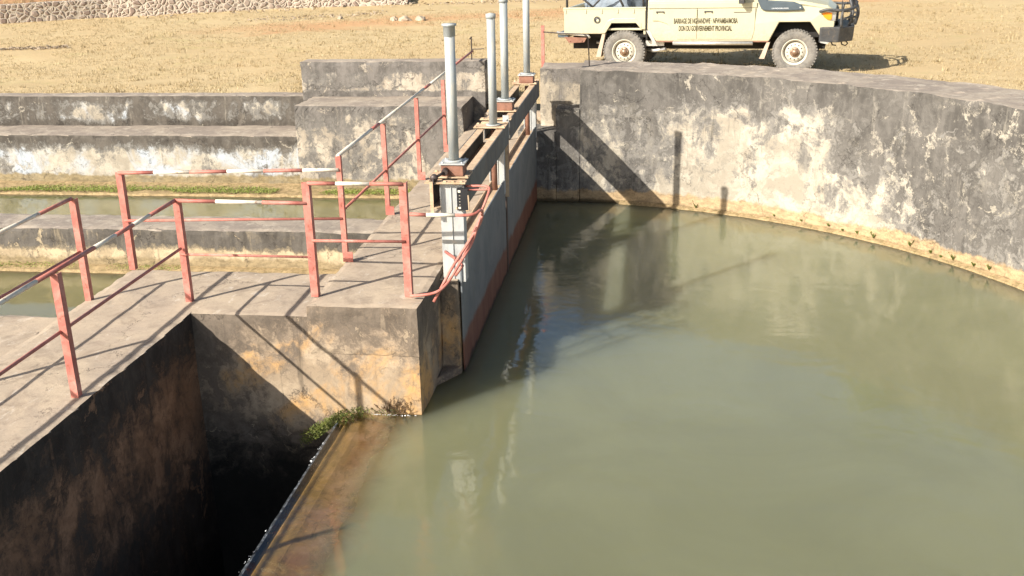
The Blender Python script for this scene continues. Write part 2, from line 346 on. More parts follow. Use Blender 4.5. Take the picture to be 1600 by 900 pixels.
M['treeleaf'] = leafmat('tree_leaves', (.07, .12, .02), (.12, .19, .035), .35)
M['foam'] = simple('white_water_foam', (.75, .78, .80), .5, 0, .1, 30, .5)
M['sheet'] = simple('thin_falling_water', (.03, .035, .04), .35, 0, .6, 14, .9, (.35, .40, .45), .5)
M['silt'] = simple('brown_silt', (.30, .22, .12), .95, 0, .3, 12, .6, (.10, .09, .03), .6, .1)

# ------------------------------------------------------------------ mesh helpers
class MB:
    def __init__(s): s.v = []; s.f = []; s.m = []; s.k = 0; s.smooth = []
    def mat(s, k): s.k = k; return s
    def quad(s, *pts, sm=False):
        b = len(s.v); s.v += [Vector(p) for p in pts]; s.f.append(tuple(range(b, b+len(pts)))); s.m.append(s.k); s.smooth.append(sm)
    def box(s, x0, x1, y0, y1, z0, z1, mtx=None):
        c = [Vector(p) for p in ((x0, y0, z0), (x1, y0, z0), (x1, y1, z0), (x0, y1, z0), (x0, y0, z1), (x1, y0, z1), (x1, y1, z1), (x0, y1, z1))]
        if mtx is not None: c = [mtx @ p for p in c]
        b = len(s.v); s.v += c
        for f in ((0, 3, 2, 1), (4, 5, 6, 7), (0, 1, 5, 4), (1, 2, 6, 5), (2, 3, 7, 6), (3, 0, 4, 7)):
            s.f.append(tuple(b+i for i in f)); s.m.append(s.k); s.smooth.append(False)
        return s
    def prism(s, poly, lo, hi, axis='z', top=None):
        """poly: list of 2D points; axis: extrusion axis"""
        def P(a, b, h): return {'z': (a, b, h), 'y': (a, h, b), 'x': (h, a, b)}[axis]
        n = len(poly); b = len(s.v); tp = top or poly
        s.v += [Vector(P(a, c, lo)) for a, c in poly] + [Vector(P(a, c, hi)) for a, c in tp]
        s.f.append(tuple(b+i for i in reversed(range(n)))); s.f.append(tuple(b+n+i for i in range(n)))
        for i in range(n): s.f.append((b+i, b+(i+1) % n, b+n+(i+1) % n, b+n+i))
        s.m += [s.k]*(n+2); s.smooth += [False]*(n+2); return s
    def tube(s, pts, r, n=10, caps=True, r2=None):
        pts = [Vector(p) for p in pts]; rings = []; b0 = len(s.v)
        up = None
        for i, p in enumerate(pts):
            d = (pts[min(i+1, len(pts)-1)] - pts[max(i-1, 0)]).normalized()
            if up is None: up = Vector((0, 0, 1)) if abs(d.z) < .9 else Vector((1, 0, 0))
            sx = d.cross(up).normalized(); up = sx.cross(d).normalized()
            R = r if r2 is None else r + (r2-r)*i/(len(pts)-1)
            rings.append(len(s.v))
            s.v += [p + (sx*math.cos(a)+up*math.sin(a))*R for a in (2*PI*k/n for k in range(n))]
        for a, b in zip(rings, rings[1:]):
            for k in range(n):
                s.f.append((a+k, a+(k+1) % n, b+(k+1) % n, b+k)); s.m.append(s.k); s.smooth.append(n > 6)
        if caps:
            s.f.append(tuple(rings[0]+k for k in reversed(range(n)))); s.f.append(tuple(rings[-1]+k for k in range(n))); s.m += [s.k]*2; s.smooth += [False]*2
        return s
    def lathe(s, prof, c, axis='z', n=32):
        """prof: (radius, height along axis)"""
        rings = []
        for r, h in prof:
            rings.append(len(s.v))
            for k in range(n):
                a = 2*PI*k/n; p = {'z': (r*math.cos(a), r*math.sin(a), h), 'y': (r*math.cos(a), h, r*math.sin(a))}[axis]
                s.v.append(Vector(c)+Vector(p))
        for a, b in zip(rings, rings[1:]):
            for k in range(n): s.f.append((a+k, a+(k+1) % n, b+(k+1) % n, b+k)); s.m.append(s.k); s.smooth.append(True)
        return s
    def build(s, name, mats, parent=None, bevel=0, seg=2, rough=None, recalc=True, xf=None):
        me = bpy.data.meshes.new(name); me.from_pydata([tuple(v) for v in s.v], [], s.f)
        for mt in (mats if isinstance(mats, (list, tuple)) else [mats]): me.materials.append(mt)
        me.polygons.foreach_set('material_index', s.m); me.polygons.foreach_set('use_smooth', s.smooth); me.update()
        if recalc or rough:
            bm = bmesh.new(); bm.from_mesh(me); 
            if recalc: bmesh.ops.recalc_face_normals(bm, faces=bm.faces)
            if rough: roughen(bm, *rough)
            bm.to_mesh(me); bm.free()
        o = bpy.data.objects.new(name, me); COL.objects.link(o)
        if parent is not None: o.parent = parent
        if bevel:
            md = o.modifiers.new('edge', 'BEVEL'); md.width = bevel; md.segments = seg; md.limit_method = 'ANGLE'; md.angle_limit = math.radians(40)
        return o

def roughen(bm, cell, amp, zmin=-9):
    bmesh.ops.remove_doubles(bm, verts=bm.verts, dist=1e-5)
    for it in range(9):
        es = [e for e in bm.edges if e.calc_length() > cell and max(e.verts[0].co.z, e.verts[1].co.z) > zmin]
        if not es: break
        bmesh.ops.subdivide_edges(bm, edges=es, cuts=1, use_grid_fill=True)
    bm.normal_update()
    new = []
    for v in bm.verts:
        p = v.co
        d = noise.noise_vector(p*2.3)*amp + noise.noise_vector(p*9)*amp*.55 + noise.noise_vector(p*27)*amp*.3
        # arrises crumble inwards
        sharp = max((e.calc_face_angle(0) for e in v.link_edges if len(e.link_faces) == 2), default=0)
        k = .0
        if sharp > .7: k = -amp*(1.1 + 2.6*max(0, noise.noise(p*5)) + 1.6*max(0, noise.noise(p*15)))
        new.append(p + d*.8 + v.normal*k)
    for v, p in zip(bm.verts, new): v.co = p
    for f in bm.faces: f.smooth = False

def tag(o, label=None, cat=None, group=None, kind=None):
    if label: o['label'] = label
    if cat: o['category'] = cat
    if group: o['group'] = group
    if kind: o['kind'] = kind
    return o
def thing(name, label, cat, loc=(0, 0, 0), rz=0, group=None):
    o = bpy.data.objects.new(name, None); COL.objects.link(o); o.location = loc; o.rotation_euler = (0, 0, rz); o.empty_display_size = .2
    return tag(o, label, cat, group)
def local(mb, o):
    """shift world-space mesh data into the frame of its (unrotated) thing"""
    l = Vector(o.location); mb.v = [v-l for v in mb.v]; return mb

# ------------------------------------------------------------------ ground
CC = Vector((-1.84, 8.75)); RI = 6.8; RO = 7.95
def gz(x, y):
    z = 1.30 + .04*noise.noise(Vector((x*.25, y*.25, 0))) + .02*noise.noise(Vector((x*1.3, y*1.3, 4)))
    d = y - (35.5 + .5*x*0)  # far rise
    t = y - .52*x - 45.0
    if t > 0 and x < 2: z += min(t*.22, 3.5)
    if y > 45: z += (y-45)*.05
    if x < -2.8 and 16 < y < 19: z += .04
    if -2.9 < x < -1.5 and y < 17.6: z -= .03
    return z
def make_ground():
    hole = [(-45, 17.25), (-5.7, 17.25), (-2.75, 17.2), (-2.7, 16.93), (-1.6, 16.93), (-1.55, 16.5)]
    for k in range(0, 41):
        a = math.radians(82 - k*3.0)
        hole.append((CC.x+7.6*math.cos(a), CC.y+7.6*math.sin(a)))
    ex, ey = hole[-1]
    hole += [(ex, -14), (-45, -14)]
    outer = [(-140, -60), (140, -60), (140, 200), (-140, 200)]
    def inside(p):
        c = False; j = len(hole)-1
        for i in range(len(hole)):
            (x1, y1), (x2, y2) = hole[i], hole[j]
            if (y1 > p[1]) != (y2 > p[1]) and p[0] < (x2-x1)*(p[1]-y1)/(y2-y1)+x1: c = not c
            j = i
        return c
    pts = [Vector(p) for p in hole+outer]
    edges = [(i, (i+1) % len(hole)) for i in range(len(hole))] + [(len(hole)+i, len(hole)+(i+1) % 4) for i in range(4)]
    for i in range(75):
        for j in range(58):
            p = (-24+i*.5+random.uniform(-.15, .15), 16.4+j*.5+random.uniform(-.15, .15))
            if not inside(p): pts.append(Vector(p))
    for i in range(30):
        for j in range(30):
            p = (-135+i*9.1, -55+j*8.5)
            if not inside(p) and not (-25 < p[0] < 14 and 16 < p[1] < 46): pts.append(Vector(p))
    v, e, f, *_ = delaunay_2d_cdt(pts, edges, [], 0, 1e-4)
    fs = []
    for t in f:
        c = sum((v[i] for i in t), Vector((0, 0)))/len(t)
        if not inside(c): fs.append(t)
    me = bpy.data.meshes.new('ground'); me.from_pydata([(p.x, p.y, gz(p.x, p.y)) for p in v], [], fs)
    for p in me.polygons: p.use_smooth = True
    me.materials.append(M['ground']); o = bpy.data.objects.new('ground', me); COL.objects.link(o); tag(o, kind='structure')
    bm = bmesh.new(); bm.from_mesh(me); bmesh.ops.recalc_face_normals(bm, faces=bm.faces); 
    if sum(f.normal.z for f in bm.faces) < 0: bmesh.ops.reverse_faces(bm, faces=bm.faces)
    bm.to_mesh(me); bm.free()
    return inside
inside_hole = make_ground()

# basin bed under the water (seen nowhere, but closes the works)
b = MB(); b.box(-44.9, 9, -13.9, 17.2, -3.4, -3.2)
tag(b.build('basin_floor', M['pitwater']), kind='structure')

# ------------------------------------------------------------------ masonry
# curved retaining wall round the pool
mb = MB()
angs = [math.radians(83.3 - i*2.0) for i in range(58)]
prof = [(RI, -2.2), (RI, 1.98), (RO, 1.98), (RO, -2.2)]
secs = []
for a in angs: secs.append([Vector((CC.x+r*math.cos(a), CC.y+r*math.sin(a), z)) for r, z in prof])
# the left end is cut square: its end face runs straight back from the corner
secs[0] = [Vector((-1.04, 15.5, -2.2)), Vector((-1.04, 15.5, 1.98)), Vector((-1.04, 16.72, 1.98)), Vector((-1.04, 16.72, -2.2))]
last = secs[-1]; secs.append([Vector((p.x, -13, p.z)) for p in last])
for A, B in zip(secs, secs[1:]):
    for i in range(4):
        j = (i+1) % 4; mb.k = 1 if i == 1 else 0
        mb.quad(A[i], B[i], B[j], A[j])
mb.k = 0; mb.quad(*secs[0]); mb.quad(*reversed(secs[-1]))
mb.box(-1.40, -1.035, 15.49, 16.1, -2.2, 1.42)
mb.box(-1.98, -1.395, 15.485, 16.15, -2.2, 1.08)
cw = mb.build('retaining_wall', [M['curved'], M['cap']], rough=(.10, .006, -.2))
tag(cw, 'curved concrete wall stained black and cream sweeping round the green pool', 'wall')
# upper stub behind the ledge
mb = MB(); mb.box(-1.68, -1.045, 15.95, 16.7, .6, 1.955)
o = mb.build('wall_stub', [M['stub'], M['cap']], rough=(.12, .006)); 
for p in o.data.polygons:
    if p.normal.z > .8: p.material_index = 1
tag(o, 'short pale stained wall stub left of the curved wall behind the last gate post', 'wall')

def capped(o, zmin=0):
    for p in o.data.polygons:
        if p.normal.z > .75 and p.center.z > zmin: p.material_index = 1
# terraced far wall
mb = MB(); mb.prism([(16.1, -2.2), (16.1, .88), (17.0, .885), (17.0, 1.39), (17.42, 1.39), (17.42, -2.2)], -40, -5.58, 'x')
o = mb.build('terrace_wall', [M['far'], M['cap']], rough=(.14, .011, -.2)); capped(o)
tag(o, 'long stepped wall blackened by mould across the far side of the canal', 'wall')
mb = MB(); mb.box(-5.6, -2.87, 15.88, 16.9, -2.2, 1.40); mb.box(-5.78, -2.67, 16.88, 17.3, .8, 1.965)
o = mb.build('abutment_wall', [M['block'], M['cap']], rough=(.13, .010, -.2)); capped(o)
tag(o, 'tall two-step grey abutment wall at the far end of the walkway', 'wall')
# divider
mb = MB(); mb.box(-40, -2.9, 11.8, 12.47, -2.2, .53)
o = mb.build('divider_wall', [M['divider'], M['cap']], rough=(.13, .011, -.2)); capped(o)
tag(o, 'low dividing wall running between the two canal channels', 'wall')
# near canal slab
mb = MB(); mb.box(-40, -5.02, 6.95, 8.06, -2.2, .82); mb.box(-40, -5.03, -13, 6.90, -2.2, .74)
o = mb.build('side_slab', [M['deck']], rough=(.13, .012, -.2))
tag(o, 'grey concrete slab left of the near deck beside the channel', 'slab')
# near deck (L-shaped)
mb = MB(); mb.box(-5.02, -3.91, -13, 9.15, -3.2, .9)
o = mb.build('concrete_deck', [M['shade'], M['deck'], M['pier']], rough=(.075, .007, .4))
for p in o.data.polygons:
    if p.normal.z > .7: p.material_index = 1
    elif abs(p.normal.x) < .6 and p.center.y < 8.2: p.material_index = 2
tag(o, 'pale concrete deck edged by red railings beside the black pit in the left foreground', 'deck')
# raised walkway with the gate pier
mb = MB(); mb.box(-4.1, -1.90, 8.0, 9.16, -3.2, .897); mb.box(-2.87, -1.895, 7.985, 16.95, .55, 1.0); mb.box(-2.87, -1.90, 9.1, 16.95, -3.2, .7)
mb.box(-1.91, -1.72, 8.93, 9.3, -3.2, .93)
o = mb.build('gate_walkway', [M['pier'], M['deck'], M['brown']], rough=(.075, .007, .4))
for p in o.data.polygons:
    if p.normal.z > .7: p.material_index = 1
tag(o, 'raised concrete walkway carrying the sluice gates out to the far bank', 'walkway')
mb = MB(); mb.prism([(-1.905, 8.55), (-1.70, 8.86), (-1.70, 9.3), (-1.905, 9.3)], -2.5, .07, top=[(-1.903, 8.62), (-1.72, 8.925), (-1.72, 9.3), (-1.903, 9.3)])
o2 = mb.build('pier_foot', M['pier'], parent=o, rough=(.08, .006))
# thin step plinth along front of the raised walkway end (threshold to the grass)
mb = MB(); mb.box(-2.66, -1.69, 16.6, 16.94, .9, 1.16)
o = mb.build('threshold_step', M['deck'], rough=(.12, .008)); tag(o, 'low concrete step where the walkway meets the dry grass', 'step')
# weir
wp = [(-2.62, -3.2), (-2.625, -.10), (-2.60, -.05), (-2.55, -.032), (-2.42, -.04), (-2.38, -.052), (-2.2, -.09), (-1.93, -.17), (-1.93, -3.2)]
mb = MB(); mb.prism([(x, z) for x, z in wp], -13, 7.99, 'y')
o = mb.build('overflow_weir', M['weir'], rough=(.14, .005, -1)); tag(o, 'submerged brown overflow weir between the green pool and the black pit', 'weir')

# ------------------------------------------------------------------ water
def grid(name, x0, x1, y0, y1, z, mat, cell=.5, jag=None):
    nx, ny = max(1, round((x1-x0)/cell)), max(1, round((y1-y0)/cell))
    V = [(x0+(x1-x0)*i/nx, y0+(y1-y0)*j/ny, z) for j in range(ny+1) for i in range(nx+1)]
    F = [(j*(nx+1)+i, j*(nx+1)+i+1, (j+1)*(nx+1)+i+1, (j+1)*(nx+1)+i) for j in range(ny) for i in range(nx)]
    me = bpy.data.meshes.new(name); me.from_pydata(V, [], F); me.materials.append(mat)
    o = bpy.data.objects.new(name, me); COL.objects.link(o); return o
b = MB(); b.box(-2.60, 6.2, -12.9, 16.2, -2.1, 0)
pool = b.build('pool_water', M['pool']); tag(pool, kind='structure')
canal = grid('canal_water', -39.9, -2.5, 8.05, 16.2, -.004, M['canal'], 1.5); tag(canal, kind='structure')
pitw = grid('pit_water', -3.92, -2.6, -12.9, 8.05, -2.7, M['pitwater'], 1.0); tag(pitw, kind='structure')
# thin sheet falling over the weir
V = []; F = []; ny = 300
pr_ = [(-2.60, 0.0), (-2.622, -.004), (-2.634, -.03), (-2.640, -.12), (-2.65, -.5), (-2.66, -1.2), (-2.67, -2.7)]
for j in range(ny+1):
    y = -12.9+(7.93+12.9)*j/ny
    for i, (x, z) in enumerate(pr_):
        w = .006*noise.noise(Vector((i*.3, y*3, 0)))*(i > 1) + .006*noise.noise(Vector((i*.4, y*11, 5)))*(i > 0)
        V.append((x+w, y, z))
for j in range(ny):
    for i in range(len(pr_)-1): a = j*len(pr_)+i; F.append((a, a+1, a+len(pr_)+1, a+len(pr_)))
me = bpy.data.meshes.new('falling_water'); me.from_pydata(V, [], F); me.materials.append(M['sheet'])
for p in me.polygons: p.use_smooth = True
o = bpy.data.objects.new('falling_water', me); COL.objects.link(o); tag(o, kind='structure')
# foam flecks along the brink
mb = MB()
for i in range(750):
    y = random.uniform(0, 7.55); t = random.random()
    if noise.noise(Vector((y*1.7, 3, 0))) < .05 and random.random() < .85: continue
    x = -2.618-.025*t+random.gauss(0, .006); z = .002-.10*t*t-.01*t; r = random.choice((.0015, .002, .003, .005))
    mb.quad((x-r, y-r, z), (x+r, y-r*1.4, z+r*.6), (x+r*.6, y+r*1.6, z+r), (x-r*.8, y+r, z+r*.2))
for i in range(50):
    x = random.uniform(-2.4, -1.93); y = 7.975+random.gauss(0, .005); r = random.uniform(.0015, .004)
    mb.quad((x-r, y-r, .004), (x+r, y-r, .004), (x+r, y+r, .006), (x-r, y+r, .006))
o = mb.build('foam', M['foam'], recalc=False); tag(o, 'white foam flecks along the brink of the weir', kind='stuff')

# ------------------------------------------------------------------ growth at the waterline
def blades(mb, x, y, z, n, h, w, spread, lean=.5):
    for k in range(n):
        a = random.uniform(0, 2*PI); bx = x+random.gauss(0, spread); by = y+random.gauss(0, spread)
        hh = h*random.uniform(.5, 1.2); dx, dy = math.cos(a), math.sin(a); l = random.uniform(.1, 1)*lean
        mb.quad((bx-dy*w, by+dx*w, z), (bx+dy*w, by-dx*w, z), (bx+dx*l*hh, by+dy*l*hh, z+hh))
def leafq(mb, c, r, tilt=.8):
    n = Vector((random.gauss(0, tilt), random.gauss(0, tilt), 1)).normalized(); t = n.orthogonal().normalized(); t.rotate(Matrix.Rotation(random.uniform(0, 6.28), 3, n)); u = n.cross(t)
    c = Vector(c); mb.quad(c-t*r, c-u*r*.55, c+t*r, c+u*r*.55)
# earth bench along the far wall with green growth
mb = MB()
n = 420; rows = [(15.50, -.05), (15.56, .03), (15.8, .05), (16.12, .09)]
ring = []
for i in range(n+1):
    x = -40+(37.1)*i/n
    ring.append([Vector((x, y+.035*noise.noise(Vector((x*2, j, 0)))+.02*noise.noise(Vector((x*9, j, 0))), z+.025*noise.noise(Vector((x*4, j*3, 1)))*(j > 0))) for j, (y, z) in enumerate(rows)])
for A, B in zip(ring, ring[1:]):
    for j in range(3): mb.quad(A[j], B[j], B[j+1], A[j+1], sm=True)
o = mb.build('silt_bench', M['silt'], recalc=False); tag(o, kind='structure')
mb = MB()
for i in range(16000):
    x = random.uniform(-12.5, -3.0); y = random.triangular(15.52, 16.1, 15.62)
    if noise.noise(Vector((x*.8, y*2, 0))) < -.25+(y-15.6)*.6: continue
    leafq(mb, (x, y, .05+random.random()*.03), random.uniform(.006, .018))
o = mb.build('bank_growth', M['moss'], recalc=False); tag(o, 'bright green low growth on the far canal bank', kind='stuff')
# bench in front of the divider
mb = MB(); ring = []
rows = [(11.60, -.05), (11.64, .025), (11.72, .05), (11.82, .06)]
for i in range(n+1):
    x = -40+(37.0)*i/n
    ring.append([Vector((x, y+.02*noise.noise(Vector((x*3, j, 7))), z+.015*noise.noise(Vector((x*4, j*3, 9)))*(j > 0))) for j, (y, z) in enumerate(rows)])
for A, B in zip(ring, ring[1:]):
    for j in range(3): mb.quad(A[j], B[j], B[j+1], A[j+1], sm=True)
o = mb.build('silt_ledge', M['silt'], recalc=False); tag(o, kind='structure')
mb = MB()
for i in range(1500):
    x = -random.uniform(5.5, 9.0); y = random.uniform(11.62, 11.8)
    if noise.noise(Vector((x*.7, 0, 3))) < .0 and x > -7.2: continue
    leafq(mb, (x, y, .05+random.random()*.03), random.uniform(.005, .013))
o = mb.build('ledge_growth', M['moss'], recalc=False); tag(o, 'sparse green growth at the foot of the dividing wall', kind='stuff')
# silt lip and weeds along the curved wall
mb = MB(); ring = []
for i in range(240):
    a = math.radians(78-i*.4); 
    ring.append([Vector((CC.x+r*math.cos(a), CC.y+r*math.sin(a), z)) for r, z in ((RI-.07+.03*noise.noise(Vector((i*.13, 0, 0)))+.012*noise.noise(Vector((i*.7, 0, 0))), -.04), (RI-.055, .018+.012*noise.noise(Vector((i*.5, 5, 0)))), (RI+.02, .05+.02*noise.noise(Vector((i*.3, 9, 0)))))])
for A, B in zip(ring, ring[1:]):
    for j in range(2): mb.quad(A[j], B[j], B[j+1], A[j+1], sm=True)
o = mb.build('silt_lip', M['silt'], recalc=False); tag(o, kind='structure')
random.seed(21)
wl = ['first', 'second', 'third', 'fourth', 'fifth', 'sixth', 'seventh', 'eighth', 'ninth', 'tenth', 'eleventh', 'twelfth', 'thirteenth']
wp_ = [(1195, 343), (1295, 345), (1328, 354), (1362, 363), (1380, 364), (1397, 371), (1418, 374), (1464, 388), (1488, 399), (1500, 399), (1514, 394), (1538, 416), (1555, 418)]
wa = [68.0, 57.9, 54.4, 50.9, 49.1, 47.3, 45.2, 40.6, 38.0, 36.7, 35.2, 32.6, 30.7]
for i, ad in enumerate(wa):
    a = math.radians(ad); mb = MB(); c = Vector((CC.x+(RI-.02)*math.cos(a), CC.y+(RI-.02)*math.sin(a), .03+.05*random.random()))
    h = random.choice((.03, .045, .06, .10))*random.uniform(.8, 1.2)
    for k in range(14):
        aa = random.uniform(0, 6.28); l = h*random.uniform(.4, 1)
        tip = c+Vector((math.cos(aa)*l*.6, math.sin(aa)*l*.6, l)); sd = Vector((-math.sin(aa), math.cos(aa), 0))*.007
        mb.quad(c-sd, c+sd, tip)
        for q in range(3): leafq(mb, c.lerp(tip, random.uniform(.3, 1)), random.uniform(.006, .015), 1.2)
    o = mb.build('weed', M['weed'], recalc=False); o.data.transform(Matrix.Translation(-c)); o.location = c
    tag(o, '%s small weed from the left growing at the waterline of the curved wall' % wl[i], 'weed', 'weeds along the curved wall')
# green clump and dead stalks at the corner of the weir
random.seed(5)
mb = MB()
for i in range(4200):
    t = abs(random.gauss(.30, .16)) if random.random() < .8 else random.random(); x = -2.95+t*.85; y = 8.0-.02-random.random()*(.14 if t < .55 else .05)-(.10*(1-t) if t < .5 else 0)
    z = -.02+random.random()*(.10 if t > .35 else .10+(.35-t)*.1) - (.55*(.42-t) if t < .42 else 0)
    if t > .62 and random.random() < .5: continue
    leafq(mb, (x, y, z), random.uniform(.004, .010), 1.2)
o = mb.build('corner_growth', M['mossdark'], recalc=False); tag(o, 'green clump growing where the pier meets the weir brink', kind='stuff')
mb = MB()
for i in range(26):
    c = Vector((random.gauss(-2.14, .07), 7.97, .02)); tip = c+Vector((random.gauss(0, .05), random.uniform(-.06, 0), random.uniform(.05, .17)))
    mb.tube([c, tip], .003, 4); 
    for q in range(3): leafq(mb, c.lerp(tip, random.uniform(.3, 1)), random.uniform(.01, .02), 1.3)
o = mb.build('dead_weed', M['deadweed'], recalc=False); tag(o, 'dry brown weed against the foot of the near pier', 'weed')

# ------------------------------------------------------------------ railings
def angle_post(mb, x, y, z0, z1, w=.056, t=.007, foot=False):
    mb.k = 0; mb.box(x-w/2, x+w/2, y, y+t, z0, z1)
    mb.box(x+w/2-t, x+w/2, y+t, y+w, z0, z1)
    if foot: mb.box(x+w/2, x+w/2+.05, y-.004, y+.006, z0, z0+.10)
def rail(mb, a, b, r=.018, stripes=(), n=8):
    a, b = Vector(a), Vector(b); cuts = sorted({0, 1, *[c for s_ in stripes for c in s_]})
    for u, v in zip(cuts, cuts[1:]):
        mb.k = 1 if any(s_[0] <= (u+v)/2 <= s_[1] for s_ in stripes) else 0
        mb.tube([a.lerp(b, u), a.lerp(b, v)], r, n)
def railing(label, posts, rails, w=.056, foot=False, loc=None, name='railing'):
    """posts (x,y,z0,z1); rails (name,a,b,stripes[,r])"""
    l = loc or (posts[0][0], posts[0][1], posts[0][2])
    t = thing(name, label, 'railing', l)
    for p in posts:
        b = MB(); angle_post(b, *p, w=w, foot=foot); local(b, t).build('post', [M['red']], t)
    for r_ in rails:
        b = MB(); rail(b, r_[1], r_[2], r_[4] if len(r_) > 4 else .018, r_[3]); local(b, t).build(r_[0], [M['red'], M['white']], t)
    return t
DZ = .9
railing('red railing with white bands nearest the camera along the pit edge of the deck',
    [(-4.04, 8.26, DZ, 1.83), (-4.01, 6.26, DZ, 1.83), (-4.01, 4.26, DZ, 1.83), (-4.01, 2.26, DZ, 1.83)],
    [('top_rail', (-4.04, 8.24, 1.835), (-4.01, 1.8, 1.835), [(.075, .12), (.165, .215), (.335, .45), (.6, .7)], .0175), ('mid_rail', (-4.04, 8.24, 1.405), (-4.01, 1.8, 1.405), [], .013)])
railing('red railing with white bands on the outer left edge of the near deck',
    [(-4.98, 8.23, DZ, 1.84), (-4.98, 6.26, DZ, 1.84), (-4.98, 4.26, DZ, 1.84)],
    [('top_rail', (-4.98, 8.23, 1.845), (-4.98, 1.8, 1.845), [(.08, .17), (.32, .42)], .0175), ('mid_rail', (-4.98, 8.23, 1.36), (-4.98, 1.8, 1.36), [], .013)])
railing('red railing across the deck joining the pit corner post to the raised walkway',
    [], [('top_rail', (-4.05, 8.25, 1.835), (-2.85, 8.21, 1.835), [(.32, .67)], .0175), ('mid_rail', (-4.05, 8.25, 1.35), (-2.85, 8.21, 1.36), [], .011)], loc=(-3.4, 8.2, .9))
railing('red and white railing along the far edge of the near deck above the canal',
    [(-5.0, 9.12, DZ, 1.875)],
    [('top_rail', (-5.0, 9.12, 1.87), (-2.86, 9.2, 1.90), [(.165, .33), (.5, .665), (.84, 1.0)], .0175), ('mid_rail', (-5.0, 9.12, 1.40), (-2.86, 9.2, 1.43), [], .013)], w=.06)
railing('short red railing closing the near end of the raised walkway',
    [(-2.85, 8.2, 1.0, 2.02), (-2.03, 8.25, 1.0, 2.01)],
    [('top_rail', (-2.83, 8.2, 2.01), (-2.03, 8.25, 2.0), [(.30, .66)], .017), ('mid_rail', (-2.83, 8.2, 1.51), (-2.03, 8.25, 1.5), [], .013)], w=.064)
railing('long red railing along the canal side of the raised walkway up to the far abutment',
    [(-2.86, 9.2, 1.0, 2.03), (-2.865, 10.91, 1.0, 2.02), (-2.87, 12.61, 1.0, 2.03), (-2.87, 14.34, 1.0, 2.01)],
    [('top_rail', (-2.86, 9.2, 2.03), (-2.89, 17.05, 2.10), [(.0, .16), (.2, .5), (.55, .75)], .018), ('mid_rail', (-2.86, 9.2, 1.5), (-2.87, 14.4, 1.52), [], .014)], w=.048, foot=True)
# bent guard rail round the near gate post
def smooth(pts, k=6):
    P = [Vector(p) for p in pts]; out = [P[0]]
    for a, b, c in zip(P, P[1:], P[2:]):
        s_, e_ = a.lerp(b, .82) if (b-a).length > .25 else a.lerp(b, .5), b.lerp(c, .18) if (c-b).length > .25 else b.lerp(c, .5)
        for i in range(k+1):
            u = i/k; out.append((1-u)**2*s_+2*u*(1-u)*b+u*u*e_)
    out.append(P[-1]); return out
t = thing('guard_rail', 'bent red and white pipe guard bulging out around the near gate post', 'railing', (-1.98, 8.25, 1.0))
mb = MB(); rail(mb, (-1.98, 8.25, 1.74), (-1.84, 8.26, 1.735), .017); rail(mb, (-1.84, 8.26, 1.735), (-1.60, 8.28, 1.73), .017, [(0, 1)])
mb.k = 0; mb.tube(smooth([(-1.60, 8.28, 1.73), (-1.44, 8.3, 1.725), (-1.385, 8.42, 1.76), (-1.42, 8.55, 1.60), (-1.66, 8.35, 1.24), (-1.80, 8.2, .98)]), .0135, 8)
local(mb, t).build('upper_pipe', [M['red'], M['white']], t)
mb = MB(); mb.tube(smooth([(-2.0, 8.2, 1.03), (-1.78, 8.18, 1.06), (-1.69, 8.25, 1.12), (-1.50, 8.5, 1.42), (-1.40, 8.5, 1.72)]), .013, 8)
local(mb, t).build('lower_pipe', M['red'], t)
mb = MB(); mb.tube(smooth([(-1.63, 9.0, 1.805), (-1.41, 9.0, 1.81), (-1.40, 8.9, 1.78), (-1.58, 8.55, 1.30), (-1.63, 8.5, 1.22)]), .012, 8); mb.tube([(-1.63, 9.0, 1.77), (-1.42, 9.0, 1.775)], .009, 6)
local(mb, t).build('top_loop', M['red'], t)
mb = MB(); mb.tube([(-1.82, 8.9, 1.215), (-1.64, 8.6, 1.22)], .014, 8); mb.tube([(-1.64, 8.6, 1.22), (-1.60, 8.55, 1.20), (-1.66, 8.5, 1.12)], .014, 8)
local(mb, t).build('bracket', M['red'], t)

# wire guard beyond the gates
t = thing('wire_guard', 'red post and thin bent wire rod on the wall stub beside the pickup', 'railing', (-1.71, 16.6, 1.3))
mb = MB(); angle_post(mb, -1.71, 16.76, 1.2, 2.52, w=.05); local(mb, t).build('post', M['red'], t)
mb = MB(); mb.tube([(-1.71, 16.77, 2.42), (-1.36, 16.5, 2.42), (-1.03, 16.1, 2.445), (-.965, 16.0, 2.43), (-.945, 16.0, 2.38), (-.925, 16.0, 1.97)], .009, 6)
local(mb, t).build('wire', M['darkmetal'], t)
t = thing('wire_rod', 'thin hooked rod at the top end of the walkway railing', 'rod', (-2.91, 17.05, 1.95))
mb = MB(); mb.tube([(-2.91, 17.05, 1.95), (-2.905, 17.05, 2.33), (-2.93, 17.04, 2.29)], .011, 6); mb.tube([(-2.90, 17.05, 2.128), (-2.70, 17.05, 2.135)], .008, 6)
local(mb, t).build('rod', M['darkmetal'], t)

